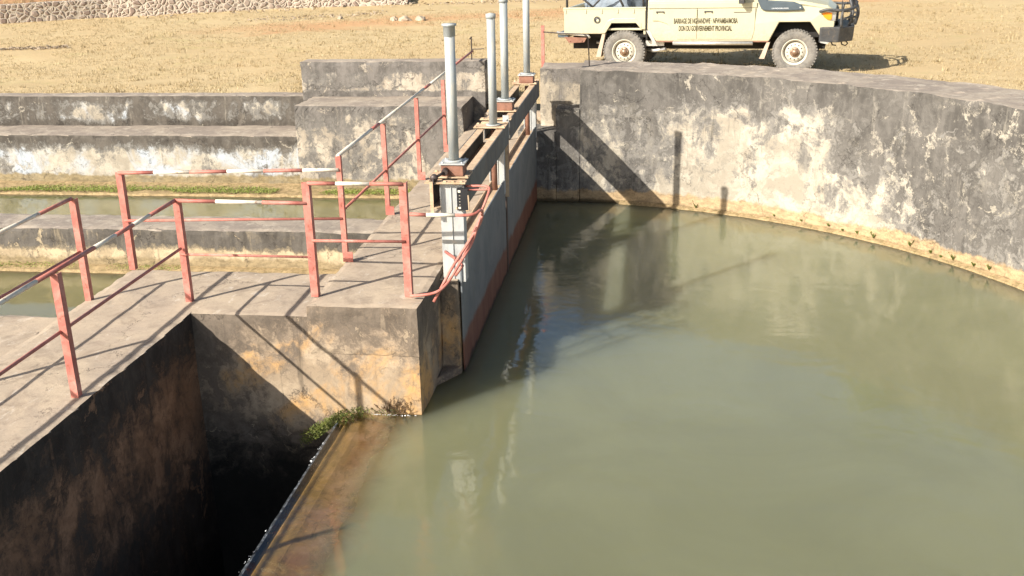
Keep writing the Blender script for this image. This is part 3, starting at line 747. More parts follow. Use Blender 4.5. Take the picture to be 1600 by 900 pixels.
# ------------------------------------------------------------------ sluice gates
ZT = 1.85
def channel(mb, x0, x1, y0, y1, z0, z1, t=.012, fl=.075, left=True):
    """C section along Y, web on the outer side"""
    xo = x0 if left else x1; s_ = 1 if left else -1
    a, b = sorted((xo, xo+s_*t)); mb.k = 1; mb.box(a, b, y0, y1, z0, z1)
    a, b = sorted((xo+s_*t, xo+s_*fl)); mb.k = 0; mb.box(a, b, y0, y1, z1-t, z1); mb.box(a, b, y0, y1, z0, z0+t)
def bolt(mb, x, y, z, r=.013, h=.012): mb.lathe([(0, h), (r, h), (r, 0)], (x, y, z), 'z', 6)
def gate(y0, y1, pipes, ztop, label, near):
    t = thing('sluice_gate', label, 'sluice gate', (-1.77, (y0+y1)/2, 0), group='sluice gates beside the walkway')
    zt = ztop
    for nm, left in (('left_beam', True), ('right_beam', False)):
        mb = MB(); channel(mb, -1.95 if left else -1.725, -1.86 if left else -1.635, y0, y1, zt-.24, zt, left=left, fl=.088)
        local(mb, t).build('beam', [M['beam'], M['beamweb']], t, bevel=.003)
    # cross plates
    def plate(*bx, bolts=()):
        mb = MB(); mb.box(*bx)
        for q in bolts: mb.box(q[0]-.012, q[0]+.012, q[1]-.012, q[1]+.012, bx[5]-.001, bx[5]+.012)
        local(mb, t).build('cover_plate', M['beam'], t)
    plate(-1.99, -1.62, y0-.03, y0+.07, zt+.001, zt+.014, bolts=[(-1.96+k*.075, y0) for k in range(5)])
    plate(-1.95, -1.635, y1-.06, y1+.03, zt+.001, zt+.014)
    for py, gb in pipes:
        plate(-1.98, -1.62, py-.13, py+.13, zt+.0145, zt+.024, bolts=[(-1.77+dx, py+dy) for dx in (-.19, .13) for dy in (-.1, .1)])
    # jamb posts
    for jy, s_ in ((y0+.03, 1), (y1-.08, -1)):
        mb = MB(); z0 = .90 if jy < 9.3 else 1.0; hx = 0 if jy < 9.3 else .03
        mb.box(-1.865+hx*3, -1.655-hx, jy, jy+.012, z0, zt-.0); mb.box(-1.867, -1.855, jy+.012, jy+.14, z0, zt-.242); mb.box(-1.667-hx, -1.655-hx, jy+.012, jy+.14, z0, zt-.242)
        mb.box(-1.765, -1.757, jy-.010, jy, z0, zt-.03)
        local(mb, t).build('jamb', M['galv'], t, bevel=.003)
    # leaf: skin plate, stiffeners and top channel
    mb = MB(); mb.box(-1.705, -1.69, y0+.012, y1-.0, -.6, 1.17)
    for k in range(1, 5):
        zz = 1.17-k*.3; mb.box(-1.83, -1.7055, y0+.08, y1-.06, zz, zz+.012)
    lf = local(mb, t).build('gate_leaf', M['leaf'], t, bevel=.002)
    mb = MB(); mb.box(-1.84, -1.7055, y0+.06, y1-.04, 1.10, 1.112); mb.box(-1.852, -1.8405, y0+.06, y1-.04, 1.10, 1.16)
    local(mb, t).build('top_channel', M['beam'], t)
    for py, gb in pipes:
        mb = MB(); mb.tube([(-1.77, py, 1.1), (-1.77, py, zt-.03)], .034, 14); local(mb, t).build('stem', M['rust'], t)
        zb = zt+.026
        g = None
        if gb:
            mb = MB(); mb.box(-1.875, -1.67, py-.10, py+.10, zb, zb+.105); g = local(mb, t).build('gearbox', M['rust'], t, bevel=.008)
            mb = MB(); mb.box(-1.89, -1.655, py-.115, py+.115, zb+.106, zb+.118)
            for dx in (-.09, .09):
                for dy in (-.09, .09): bolt(mb, -1.77+dx, py+dy, zb+.118, .010)
            f_ = local(mb, t).build('flange', M['galv'], t); zb += .118
        mb = MB(); mb.lathe([(.0, 0), (.085, 0), (.085, .015), (.052, .016)], (-1.77, py, zb), 'z', 20)
        top = 3.2 if py < 10 else 3.10 if py < 12.2 else 3.20 if py < 14 else 3.3
        mb.tube([(-1.77, py, zb+.012), (-1.77+.004, py, top)], .0475, 20)
        if py < 10: mb.lathe([(.0475, top-.10), (.053, top-.098), (.053, top-.012), (.066, top-.008), (.066, top+.01), (0, top+.014)], (-1.766, py, 0), 'z', 20)
        else: mb.lathe([(.052, top-.05), (.056, top-.049), (.056, top), (0, top+.012)], (-1.766, py, 0), 'z', 20)
        local(mb, t).build('stem_cover', M['pipe'], t)
    if near:
        # crank shaft and handle
        mb = MB(); mb.tube([(-1.83, pipes[0][0]-.09, zt+.08), (-1.83, pipes[0][0]-.17, zt+.075)], .03, 12)
        mb.tube([(-1.83, pipes[0][0]-.15, zt+.075), (-1.90, y0+.0, zt+.05)], .014, 8)
        mb.lathe([(0, -.02), (.035, -.02), (.035, .02), (0, .02)], (-1.905, y0-.01, zt+.05), 'y', 12)
        mb.tube([(-1.905, y0-.04, zt+.05), (-1.925, y0-.05, 1.62), (-1.93, y0-.05, 1.56)], .011, 8)
        local(mb, t).build('crank', M['darkmetal'], t)
        mb = MB(); mb.box(-1.935, -1.905, y0-.075, y0-.065, 1.56, zt+.03); local(mb, t).build('crank_arm', M['beam'], t)
        mb = MB(); mb.box(-1.70, -1.60, y0-.03, y0+.012, 1.60, 1.80)
        gg = local(mb, t).build('gauge', M['gauge'], t)
        for bx in [(-1.688, -1.665, y0-.034, y0-.0305, 1.765, 1.785), (-1.688, -1.665, y0-.034, y0-.0305, 1.615, 1.632)]+[(-1.68, -1.668, y0-.033, y0-.0305, 1.65+k*.028, 1.653+k*.028) for k in range(4)]:
            mb = MB(); mb.box(*bx); local(mb, t).build('gauge_mark', M['white'], gg)
        mb = MB(); mb.tube([(-1.595, y0-.03, 1.74), (-1.590, y0-.03, 1.60), (-1.62, y0-.03, 1.595)], .007, 6); local(mb, t).build('hook', M['beam'], t)
        mb = MB(); mb.box(-1.86, -1.66, y0+.018, y0+.029, 1.275, 1.305); local(mb, t).build('strap', M['beamweb'], t)
    else:
        pass
    return t
gate(8.95, 11.98, [(9.22, True), (11.68, False)], ZT-.01, 'nearer sluice gate, grey steel leaf with crank handle and black gauge on its post', True)
gate(12.12, 15.45, [(12.72, True), (15.05, True)], ZT, 'farther sluice gate, grey steel leaf ending at the curved wall', False)
# steel slot post between the gates
t = thing('slot_post', 'rust-stained slotted steel post between the two sluice gates', 'post', (-1.77, 12.05, 0))
mb = MB(); mb.box(-1.86, -1.683, 12.0, 12.10, -.6, 1.60); local(mb, t).build('column', M['brown'], t, bevel=.004)
mb = MB(); mb.box(-1.70, -1.645, 11.985, 12.0, .95, 1.80); local(mb, t).build('cover_bar', M['beam'], t, bevel=.003)
mb = MB(); mb.box(-1.70, -1.628, 11.96, 11.975, 1.66, 1.93)
for k in range(4): mb.lathe([(0, -.012), (.012, -.012), (.012, 0)], (-1.655, 11.96, 1.70+k*.06), 'y', 6)
local(mb, t).build('splice_plate', M['galv'], t)

# ------------------------------------------------------------------ pickup truck
def pickup():
    T = thing('pickup_truck', 'beige double-cab pickup truck with black bull bar parked on the dry grass', 'pickup truck', (-.37, 21.33, 1.28), math.radians(-10))
    T.rotation_euler = (0, math.radians(-.6), math.radians(-10))
    W = .86
    # --- load bed
    b = MB(); xs = [(-1.18, .74), (-.37, .74), (-.24, .94), (.23, .94), (.33, .82), (.415, .82), (.415, 1.22), (-1.18, 1.22)]
    b.prism(xs, -W, -W+.05, 'y'); b.prism(xs, W-.05, W, 'y')
    b.box(-1.18, -1.13, -W+.05, W-.05, .72, 1.22); b.box(.365, .415, -W+.05, W-.05, .72, 1.22); b.box(-1.13, .365, -W+.05, W-.05, .80, .84)
    bed = b.build('load_bed', M['car'], T, bevel=.014)
    for s_ in (-1, 1):
        b = MB(); y = s_*(W+.012)
        b.box(-1.19, .42, min(y, y-s_*.06), max(y, y-s_*.06), 1.205, 1.235)
        b.box(-1.19, .42, min(y-s_*.01, y-s_*.03), max(y-s_*.01, y-s_*.03), 1.165, 1.206)
        for k in range(5):
            x = -1.05+k*.31 if k else -1.14
            b.box(x-.012, x+.012, min(s_*W, s_*(W+.014)), max(s_*W, s_*(W+.014)), 1.12, 1.20)
        b.build('bed_rail', M['car'], bed, bevel=.005)
    for s_ in (-1, 1):
        b = MB(); y = s_*(W+.008); y0_, y1_ = sorted((y, y-s_*.02))
        b.prism([(-.46, .76), (-.31, .99), (-.2, 1.03), (.22, 1.03), (.34, .93), (.34, .84), (.23, .94), (-.24, .94), (-.37, .745)], y0_, y1_, 'y')
        b.build('wheel_arch', M['car'], bed, bevel=.008)
    b = MB(); b.lathe([(.0, 0), (.055, 0), (.055, .006), (.06, .007), (.06, -.002), (.068, -.002)], (-.52, -W-.003, 1.00), 'y', 20)
    b.build('fuel_cap', M['blackplastic'], bed)
    b = MB(); b.lathe([(0, -.012), (.03, -.012), (.03, .002)], (-.505, -W-.004, .985), 'y', 16); b.build('cap_face', M['car'], bed)
    # --- cab body with bonnet and front wings
    F0 = 3.18
    prof = [(.45, .60), (.45, 1.40), (2.50, 1.40), (2.62, 1.375), (3.2, 1.34), (3.62, 1.27), (3.84, 1.17), (3.86, .86), (F0+.42, .68), (F0+.25, .93), (F0-.30, .93), (F0-.47, .60)]
    prof = [(.45, .82), (.55, .70), (.62, .60)] + prof[-1:-1] + [(F0-.47, .60), (F0-.30, .94), (F0+.25, .94), (F0+.42, .70), (3.84, .74), (3.86, 1.12), (3.72, 1.22), (3.3, 1.30), (2.70, 1.36), (2.50, 1.37), (2.40, 1.35), (.45, 1.35)]
    b = MB(); n = len(prof)
    def side(x, z, s_):
        hw = W
        if x > 3.3: hw = W-(x-3.3)**2*.22
        if z > 1.2: hw -= (z-1.2)*.22
        return hw*s_
    # shell with crowned bonnet: rows across the width
    cols = [-1, -.96, -.85, -.5, 0, .5, .85, .96, 1]
    base = len(b.v)
    for c in cols:
        for x, z in prof:
            dz = 0
            if z > 1.1 and x > 2.4: dz = .045*(1-abs(c)**2) - (.03 if abs(c) == 1 else 0)
            b.v.append(Vector((x, side(x, z, 1)*c, z+dz)))
    for i in range(len(cols)-1):
        for j in range(n):
            k = (j+1) % n
            if prof[j] == (.45, 1.40) : pass
            b.f.append((base+i*n+j, base+i*n+k, base+(i+1)*n+k, base+(i+1)*n+j)); b.m.append(0); b.smooth.append(False)
    b.f.append(tuple(base+j for j in range(n))); b.f.append(tuple(base+(len(cols)-1)*n+j for j in range(n))); b.m += [0, 0]; b.smooth += [False, False]
    cab = b.build('cab_body', M['car'], T, bevel=.018, seg=3)
    # greenhouse
    b = MB(); z0, z1 = 1.40, 1.93
    def ring(z, x0, x1, hw): return [Vector((x0, -hw, z)), Vector((x1, -hw, z)), Vector((x1, hw, z)), Vector((x0, hw, z))]
    A = ring(1.33, .46, 2.50, .822); B = ring(1.90, .52, 2.12, .72); Cc = ring(1.96, .62, 2.0, .66)
    for P_, Q_ in ((A, B), (B, Cc)):
        for i in range(4): j = (i+1) % 4; b.quad(P_[i], P_[j], Q_[j], Q_[i])
    b.quad(*Cc); b.quad(*reversed(A))
    b.build('cab_roof', M['car'], T, bevel=.02, seg=3)
    # windows (glass set 4 mm proud of the pillars, with black rubber frames)
    def lat(x, z, s_, off):  # point on the sloping side
        hw = .822+(.72-.822)*(z-1.33)/(1.90-1.33)
        return Vector((x, s_*(hw+off), z))
    for s_ in (-1, 1):
        for x0, x1, x0t, x1t in ((.62, 1.32, .66, 1.32), (1.46, 2.30, 1.46, 2.04)):
            b = MB(); b.quad(lat(x0-.02, 1.362, s_, .005), lat(x1+.02, 1.362, s_, .005), lat(x1t+.02, 1.84, s_, .005), lat(x0t-.02, 1.84, s_, .005))
            fr = b.build('window', M['blackplastic'], T, recalc=False); sm = fr.modifiers.new('s', 'SOLIDIFY'); sm.thickness = .008; sm.offset = 0
            b = MB(); b.quad(lat(x0, 1.375, s_, .011), lat(x1, 1.375, s_, .011), lat(x1t, 1.82, s_, .011), lat(x0t, 1.82, s_, .011))
            gl = b.build('pane', M['glass'], fr, recalc=False); sm = gl.modifiers.new('s', 'SOLIDIFY'); sm.thickness = .004; sm.offset = 0
    b = MB(); d = Vector((.012, 0, .008)); b.quad(*[Vector(p)+d for p in ((2.46, -.74, 1.42), (2.46, .74, 1.42), (2.17, .66, 1.85), (2.17, -.66, 1.85))])
    w_ = b.build('windscreen', M['glass'], T, recalc=False); sm = w_.modifiers.new('s', 'SOLIDIFY'); sm.thickness = .01
    b = MB(); d = Vector((-.012, 0, 0)); b.quad(*[Vector(p)+d for p in ((.472, -.68, 1.45), (.472, .68, 1.45), (.512, .62, 1.82), (.512, -.62, 1.82))])
    w_ = b.build('rear_window', M['glass'], T, recalc=False); sm = w_.modifiers.new('s', 'SOLIDIFY'); sm.thickness = .01
    # doors: skins a few millimetres proud so the shut lines read
    for s_ in (-1, 1):
        y0_, y1_ = sorted((s_*(W-.01), s_*(W+.010)))
        for nm, poly in (('rear_door', [(.55, .98), (.66, .98), (.84, .92), (.97, .76), (1.02, .64), (1.382, .64), (1.382, 1.195), (.55, 1.195)]),
                         ('front_door', [(1.398, .64), (2.40, .64), (2.44, .80), (2.45, 1.195), (1.398, 1.195)])):
            b = MB(); b.prism(poly, y0_, y1_, 'y'); dr = b.build('door', M['car'], T, bevel=.004)
            b = MB(); x = .62 if nm == 'rear_door' else 1.52
            ya, yb = sorted((s_*(W+.008), s_*(W+.035)))
            b.box(x, x+.15, ya, yb, 1.14, 1.155); b.box(x, x+.02, ya, yb, 1.12, 1.14); b.box(x+.13, x+.15, ya, yb, 1.12, 1.14)
            b.build('handle', M['bar'], dr, bevel=.004)
            if nm == 'front_door':
                b = MB(); b.box(2.06, 2.36, min(s_*(W+.007), s_*(W+.014)), max(s_*(W+.007), s_*(W+.014)), 1.118, 1.13); b.build('trim', M['darkmetal'], dr)
        b = MB(); b.box(.47, 2.47, min(s_*(W-.012), s_*(W+.004)), max(s_*(W-.012), s_*(W+.004)), 1.205, 1.30)
        b.build('waist_panel', M['car'], T, bevel=.006)
    # gap strip between bed and cab
    b = MB(); b.box(.418, .448, -W+.02, W-.02, .62, 1.36); b.build('gap_seal', M['underbody'], T)
    for ya in (-W-.004, W-.03): b = MB(); b.prism([(.43, .80), (.50, .80), (.62, .58), (.57, .56)], ya, ya+.034, 'y'); b.build('stone_guard', M['silver'], T)
    # chassis, inner arches
    b = MB(); b.box(-1.1, 3.7, -.45, .45, .42, .66); b.box(-.9, 3.65, -.70, .70, .66, .74)
    b.box(-.25, .25, -.55, .55, .3, .5); b.tube([(0, -.66, .4), (0, .66, .4)], .06, 10); b.tube([(3.18, -.66, .4), (3.18, .66, .4)], .06, 10)
    b.box(-.45, .40, -.80, -.62, .93, .95); b.build('chassis', M['underbody'], T)
    for x in (0, F0):
        for s_ in (-1, 1):
            b = MB(); y0_, y1_ = sorted((s_*(W-.022), s_*(W-.30)))
            pts = [(x-.46, .62), (x-.30, .938), (x+.25, .938), (x+.43, .70)] if x else [(x-.38, .735), (x-.24, .935), (x+.24, .935), (x+.36, .80)]
            for p, q in zip(pts, pts[1:]): b.quad((p[0], y0_, p[1]), (q[0], y0_, q[1]), (q[0], y1_, q[1]), (p[0], y1_, p[1]))
            yy = s_*(W-.30); b.quad(*[(p[0], yy, p[1]) for p in pts])
            b.build('inner_arch', M['underbody'], T, recalc=False)
    # exhaust and suspension bits behind the rear wheel
    b = MB(); b.tube([(.35, -.5, .42), (.55, -.62, .40), (.78, -.68, .44)], .035, 10); b.box(.40, .75, -.72, -.66, .50, .60)
    b.tube([(-.6, -.55, .55), (.1, -.6, .46), (.7, -.55, .55)], .025, 8); b.build('suspension', M['silver'], T)
    # side step and rocker
    for s_ in (-1, 1):
        b = MB(); y = s_*(W-.01); b.tube([(.94, y, .565), (2.42, y, .565)], .036, 12); 
        b.build('side_step', M['silver'], T)
        b = MB(); b.box(.62, 2.7, min(y, y-s_*.06), max(y, y-s_*.06), .585, .603); b.build('sill', M['rust'], T)
    # wheels
    wp = None
    tread = []
    def wheel(x, s_):
        w = thing('wheel', None, None, (x, s_*.745, .40)); w.parent = T
        if s_ > 0: w.rotation_euler = (0, 0, PI)
        return w
    def tyre_mesh():
        b = MB(); prof_ = [(.225, -.085), (.25, -.102), (.31, -.112), (.365, -.108), (.385, -.098), (.397, -.085), (.400, -.05), (.400, .05), (.397, .085), (.385, .098), (.36, .11), (.25, .10), (.225, .08)]
        b.lathe(prof_, (0, 0, 0), 'y', 64)
        for k in range(44):   # shoulder lugs
            a = 2*PI*k/44; R_ = Matrix.Rotation(a, 4, 'Y')
            b.box(-.016, .016, -.112, -.06, .378, .407, R_); R2 = Matrix.Rotation(a+.07, 4, 'Y'); b.box(-.016, .016, .06, .112, .378, .407, R2)
            b.box(-.02, .02, -.045, .045, .396, .406, R2)
        return b
    def rim_mesh():
        b = MB(); b.lathe([(.232, -.082), (.236, -.094), (.222, -.096), (.212, -.07), (.196, -.055), (.188, -.02), (.175, -.03), (.150, -.062), (.120, -.070), (.100, -.066), (.0, -.060)], (0, 0, 0), 'y', 48)
        b.k = 1
        for k in range(12): a = 2*PI*k/12; b.lathe([(.012, -.0715), (0, -.0717)], (.135*math.cos(a), 0, .135*math.sin(a)), 'y', 8)
        return b
    first = None
    for x in (0, F0):
        for s_ in (-1, 1):
            if first is None:
                w = bpy.data.objects.new('wheel', None); COL.objects.link(w); w.parent = T
                tyre_mesh().build('tyre', M['tyre'], w); rim_mesh().build('rim', [M['rim'], M['underbody']], w)
                b = MB(); b.lathe([(.188, -.028), (.205, -.060), (.186, -.045)], (0, 0, 0), 'y', 40); b.build('rim_groove', M['underbody'], w)
                b = MB(); b.lathe([(.088, -.068), (.086, -.09), (.07, -.094), (.055, -.096), (.052, -.125), (.0, -.13)], (0, 0, 0), 'y', 24)
                for k in range(6): a = 2*PI*k/6; b.lathe([(.012, -.07), (.012, -.105), (0, -.106)], (.07*math.cos(a), 0, .07*math.sin(a)), 'y', 6)
                b.build('hub', M['hub'], w); 
                first = w
            else:
                w = first.copy(); COL.objects.link(w); w.parent = T
                for ch in first.children: c_ = ch.copy(); COL.objects.link(c_); c_.parent = w
            w.location = (x, s_*.745, .40); w.rotation_euler = (0, 0, PI if s_ > 0 else 0)
    # mud flaps
    for x, z0_, z1_ in ((-.46, .30, .74), (F0-.54, .28, .58)):
        for s_ in (-1, 1):
            b = MB(); ya, yb = sorted((s_*.84, s_*.62)); b.prism([(x-.095, z0_), (x-.0, z0_), (x+.09, z1_), (x+.03, z1_)], ya, yb, 'y'); b.build('mud_flap', M['mud'], T)
    # rear bumper / tow bar
    b = MB(); b.box(-1.33, -1.12, -.78, .78, .665, .76); b.build('rear_bumper', M['snorkel'], T, bevel=.01)
    b = MB(); b.tube([(-1.34, -.79, .765), (-1.28, -.80, .75), (-.72, -.80, .71), (-.68, -.80, .66)], .026, 8); b.build('bumper_tube', M['silver'], T)
    b = MB(); b.prism([(-1.2, .68), (-.75, .66), (-.80, .575), (-1.1, .56)], -.79, -.76, 'y')
    for x in (-1.08, -.84): b.lathe([(0, -.008), (.014, -.008), (.014, 0)], (x, -.79, .60), 'y', 8)
    b.build('tow_bracket', M['rust'], T)
    # front: lamps, grille, bumper, bull bar
    for s_ in (-1, 1):
        y0_, y1_ = sorted((s_*(W-.05), s_*(W+.003)))
        b = MB(); b.prism([(3.56, 1.13), (3.68, .98), (3.86, .95), (3.875, 1.12)], *sorted((s_*(W-.30), s_*(W-.045))), 'y'); hl = b.build('headlight', M['lens'], T, bevel=.008)
        b = MB(); b.prism([(3.60, 1.095), (3.66, 1.02), (3.72, .975), (3.78, .965), (3.80, 1.0), (3.80, 1.10), (3.70, 1.11)], *sorted((s_*(W-.10), s_*(W-.032))), 'y'); b.build('indicator', M['amber'], hl, bevel=.012, seg=3)
    b = MB(); b.box(3.845, 3.885, -.58, .58, .93, 1.13)
    for k in range(4): b.box(3.885, 3.9, -.55, .55, .95+k*.045, .965+k*.045)
    b.build('grille', M['bar'], T)
    b = MB(); pl = [(3.60, -.89), (3.62, -.92), (3.95, -.90), (4.20, -.60), (4.20, .60), (3.95, .90), (3.62, .92), (3.60, .89), (3.72, .70), (3.9, .5), (3.9, -.5), (3.72, -.70)]
    pb = [(x*.985+.04, y*.97) for x, y in pl]
    b.prism(pb, .58, .85, 'z', top=pl); bp = b.build('front_bumper', M['bar'], T, bevel=.015)
    b = MB(); b.prism([(3.62, .60), (3.78, .585), (3.74, .555), (3.62, .58)], -.91, -.86, 'y'); b.build('bumper_edge', M['silver'], bp)
    b = MB()
    for s_ in (-1, 1):
        b.tube(smooth([(3.58, s_*.87, 1.12), (3.68, s_*.90, 1.16), (3.98, s_*.88, 1.14), (4.14, s_*.72, 1.16), (4.22, s_*.55, 1.19)]), .026, 10)      # side hoops
        b.tube(smooth([(3.98, s_*.87, 1.14), (3.96, s_*.885, .98), (3.97, s_*.88, .85)]), .024, 10)
        b.tube(smooth([(4.10, s_*.62, .85), (4.16, s_*.58, 1.08), (4.08, s_*.48, 1.36), (4.06, s_*.30, 1.42)]), .028, 10)
        b.tube(smooth([(4.20, s_*.36, .85), (4.26, s_*.36, 1.06), (4.12, s_*.32, 1.38)]), .028, 10)
        b.tube([(4.14, s_*.60, 1.0), (4.24, s_*.36, 1.0)], .02, 8)
        b.tube([(3.98, s_*.88, .99), (4.15, s_*.60, 1.02)], .02, 8)
        b.tube([(4.16, s_*.60, .90), (4.13, s_*.55, 1.22)], .02, 8)
    b.tube([(4.07, -.34, 1.42), (4.07, .34, 1.42)], .028, 10); b.tube([(4.24, -.36, 1.02), (4.24, .36, 1.02)], .024, 10); b.tube([(4.20, -.36, 1.2), (4.20, .36, 1.2)], .022, 10)
    b.build('bull_bar', M['bar'], T)
    b = MB(); b.tube([(3.96, -.88, 1.3), (3.95, -.88, 1.75)], .006, 6); b.tube([(3.96, -.88, 1.14), (3.96, -.88, 1.3)], .012, 6); b.build('aerial', M['blackplastic'], T)
    for s_ in (-1, 1):
        b = MB(); b.box(4.02, 4.10, s_*.62-.06, s_*.62+.06, .68, .76); b.build('bumper_lamp', M['amber'], bp)
    b = MB(); b.tube([(3.98, -.45, .56), (4.0, -.45, .50), (4.06, -.44, .48), (4.10, -.43, .52), (4.06, -.42, .56)], .012, 8); b.build('tow_hook', M['darkmetal'], bp); b = MB(); b.tube([(3.8, -.6, .58), (3.83, -.6, .51), (3.9, -.6, .50)], .012, 8); b.build('tow_hook', M['darkmetal'], bp)
    # snorkel on the near wing
    b = MB(); sp = [(2.42, 1.62), (2.50, 1.62), (2.58, 1.42), (2.66, 1.33), (2.9, 1.315), (3.12, 1.30), (3.25, 1.25), (3.30, 1.18), (3.28, 1.155), (2.96, 1.14), (2.62, 1.15), (2.55, 1.18), (2.44, 1.42)]
    b.prism(sp, -W-.035, -W+.05, 'y'); sk = b.build('snorkel', M['snorkel'], T, bevel=.018, seg=3)
    b = MB(); b.tube([(2.46, -.84, 1.58), (2.20, -.78, 2.0)], .04, 10); b.box(2.13, 2.26, -.83, -.73, 2.0, 2.12); b.build('intake', M['snorkel'], sk, bevel=.01)
    b = MB(); b.lathe([(0, -.008), (.014, -.008), (.014, 0)], (3.24, -W-.036, 1.20), 'y', 10); b.build('screw', M['silver'], sk)
    # mirror
    for s_ in (-1, 1):
        b = MB(); b.box(2.16, 2.26, *sorted((s_*.92, s_*1.08)), 1.29, 1.56); b.tube([(2.24, s_*.84, 1.38), (2.22, s_*.94, 1.40)], .012, 6); b.build('mirror', M['blackplastic'], T, bevel=.015)
    # wing vent + shut line handled by door skins; rack behind the cab
    b = MB()
    for s_ in (-1, 1):
        b.tube([(.36, s_*.80, 1.22), (.36, s_*.80, 1.92), (-.0, s_*.80, 1.92)], .02, 8); b.tube([(-1.13, s_*.80, 1.22), (-1.13, s_*.80, 1.92)], .024, 8)
        b.tube([(-1.13, s_*.80, 1.92), (.36, s_*.80, 1.92)], .02, 8)
        b.tube([(-.62, s_*.81, 1.24), (-.95, s_*.81, 1.50)], .02, 8); b.tube([(-.62, s_*.81, 1.24), (-.30, s_*.81, 1.55)], .018, 8); b.tube([(-.02, s_*.81, 1.24), (-.20, s_*.81, 1.6)], .022, 8)
    b.tube([(-1.13, -.80, 1.92), (-1.13, .80, 1.92)], .02, 8); b.tube([(.36, -.80, 1.92), (.36, .80, 1.92)], .02, 8)
    b.build('bed_rack', M['bar'], T)
    # lettering on the doors
    def text(body, x, z, width, h, mat, y, name='lettering', parent=T):
        cu = bpy.data.curves.new('t', 'FONT'); cu.body = body; cu.size = 1; cu.extrude = 0.0; cu.offset = .03
        to = bpy.data.objects.new('t', cu); COL.objects.link(to); dg = bpy.context.evaluated_depsgraph_get(); dg.update()
        me = bpy.data.meshes.new_from_object(to.evaluated_get(dg)); bpy.data.objects.remove(to)
        xs_ = [v.co.x for v in me.vertices]; ys_ = [v.co.y for v in me.vertices]; w0, w1, h0, h1 = min(xs_), max(xs_), min(ys_), max(ys_)
        for v in me.vertices:
            v.co = Vector((x+(v.co.x-w0)/(w1-w0)*width, y, z+(v.co.y-h0)/(h1-h0)*h))
        me.materials.clear(); me.materials.append(mat)
        o = bpy.data.objects.new(name, me); COL.objects.link(o); o.parent = parent
        sm_ = o.modifiers.new('s', 'SOLIDIFY'); sm_.thickness = .003; sm_.offset = 0
        return o
    text('BARRAGE DE NGHANDWE · NFWAMBA/MOBA', .955, .925, 1.18, .098, M['letter'], -W-.0125)
    text('DON DU GOUVERNEMENT PROVINCIAL', 1.05, .79, .985, .098, M['letter'], -W-.0125)
    text('LANDCRUISER', 2.74, 1.178, .30, .022, M['badge'], -W-.038, 'badge')
    return T
pickup()
# load lying in the bed
random.seed(3)
mb = MB(); bm = bmesh.new(); bmesh.ops.create_icosphere(bm, subdivisions=4, radius=1)
for v in bm.verts:
    p = v.co; v.co = Vector((p.x*.62+.0, p.y*.6, max(p.z*.42, -.30))) * (1+.16*noise.noise(p*2.2)+.05*noise.noise(p*7))
me = bpy.data.meshes.new('cargo_bundle'); bm.to_mesh(me); bm.free(); me.materials.append(M['cargo'])
for p in me.polygons: p.use_smooth = True
o = bpy.data.objects.new('cargo_bundle', me); COL.objects.link(o); o.location = (-.72, 21.37, 2.44); o.rotation_euler = (0, 0, math.radians(-10))
tag(o, 'blue-grey wrapped bundle lying in the pickup bed', 'bundle')

# ------------------------------------------------------------------ rubble wall and bank
pts = [(-30, 27.0), (-21.6, 32.9), (-18.9, 35.1), (-15.9, 36.7), (-13.4, 38.2), (-10.9, 39.2), (-9.2, 39.8)]
mb = MB()
def wallline(t):
    i = min(int(t), len(pts)-2); u = t-i; a, b_ = Vector(pts[i]), Vector(pts[i+1]); return a.lerp(b_, u)
N_ = 260; rows = []
for i in range(N_+1):
    p = wallline(i/N_*(len(pts)-1)); q = wallline(min(i/N_*(len(pts)-1)+.01, len(pts)-1.001)); 
    hgt = .60 if p.x < -13 else max(.12, .60-(p.x+13)*.09)
    g_ = gz(p.x, p.y); r_ = []
    for k in range(7):
        z = g_-.1+(hgt+.1)*k/6; w = .05*noise.noise(Vector((p.x*2.5, p.y*2.5, z*3)))
        r_.append(Vector((p.x+w, p.y+w+(.08*k/6), z)))
    top = r_[-1]; r_.append(top+Vector((.0, .35, .02))); r_.append(top+Vector((0, .36, -.9)))
    rows.append(r_)
for A, B in zip(rows, rows[1:]):
    for j in range(len(A)-1): mb.quad(A[j], B[j], B[j+1], A[j+1], sm=True)
o = mb.build('rubble_wall', M['rubble'], recalc=False); tag(o, 'low rubble stone wall with pale mortar at the top left', 'wall')
mb = MB(); rows = []
for i in range(121):
    p = wallline(i/120*(len(pts)-1)); g_ = gz(p.x, p.y)+(.60 if p.x < -13 else max(.12, .60-(p.x+13)*.09))
    rows.append([Vector((p.x, p.y+.3+k*.7, g_-.02+k*.16+.14*noise.noise(Vector((p.x*.7, k, 0))))) for k in range(14)])
for A, B in zip(rows, rows[1:]):
    for j in range(13): mb.quad(A[j], B[j], B[j+1], A[j+1], sm=True)
o = mb.build('earth_bank', M['bank'], recalc=False); tag(o, kind='structure')
random.seed(11)
mb = MB()
for i in range(2600):
    t = random.uniform(.9, 4.95); p = wallline(t); k = abs(random.gauss(0, 1.2)); g_ = gz(p.x, p.y)+.60+k*.2
    if noise.noise(Vector((p.x*.6, k, 2))) < -.05: continue
    blades(mb, p.x+random.gauss(0, .1), p.y+.45+k, g_-.1, 2, .22, .02, .06, .8)
o = mb.build('bank_grass', M['straw'], recalc=False); tag(o, 'tufts of dry grass on the red bank behind the rubble wall', kind='stuff')
def bush(x, y, z, r, label):
    mb = MB()
    for i in range(420):
        d = Vector((random.gauss(0, 1), random.gauss(0, 1), abs(random.gauss(0, .8)))).normalized()*r*random.uniform(.4, 1)
        leafq(mb, d+Vector((0, 0, .1)), random.uniform(.03, .06), 1.2)
    o = mb.build('bush', M['weed'], recalc=False); o.location = (x, y, z); tag(o, label, 'bush')
bush(-19.6, 36.2, 2.25, .5, 'small green bush above the rubble wall near the left corner')
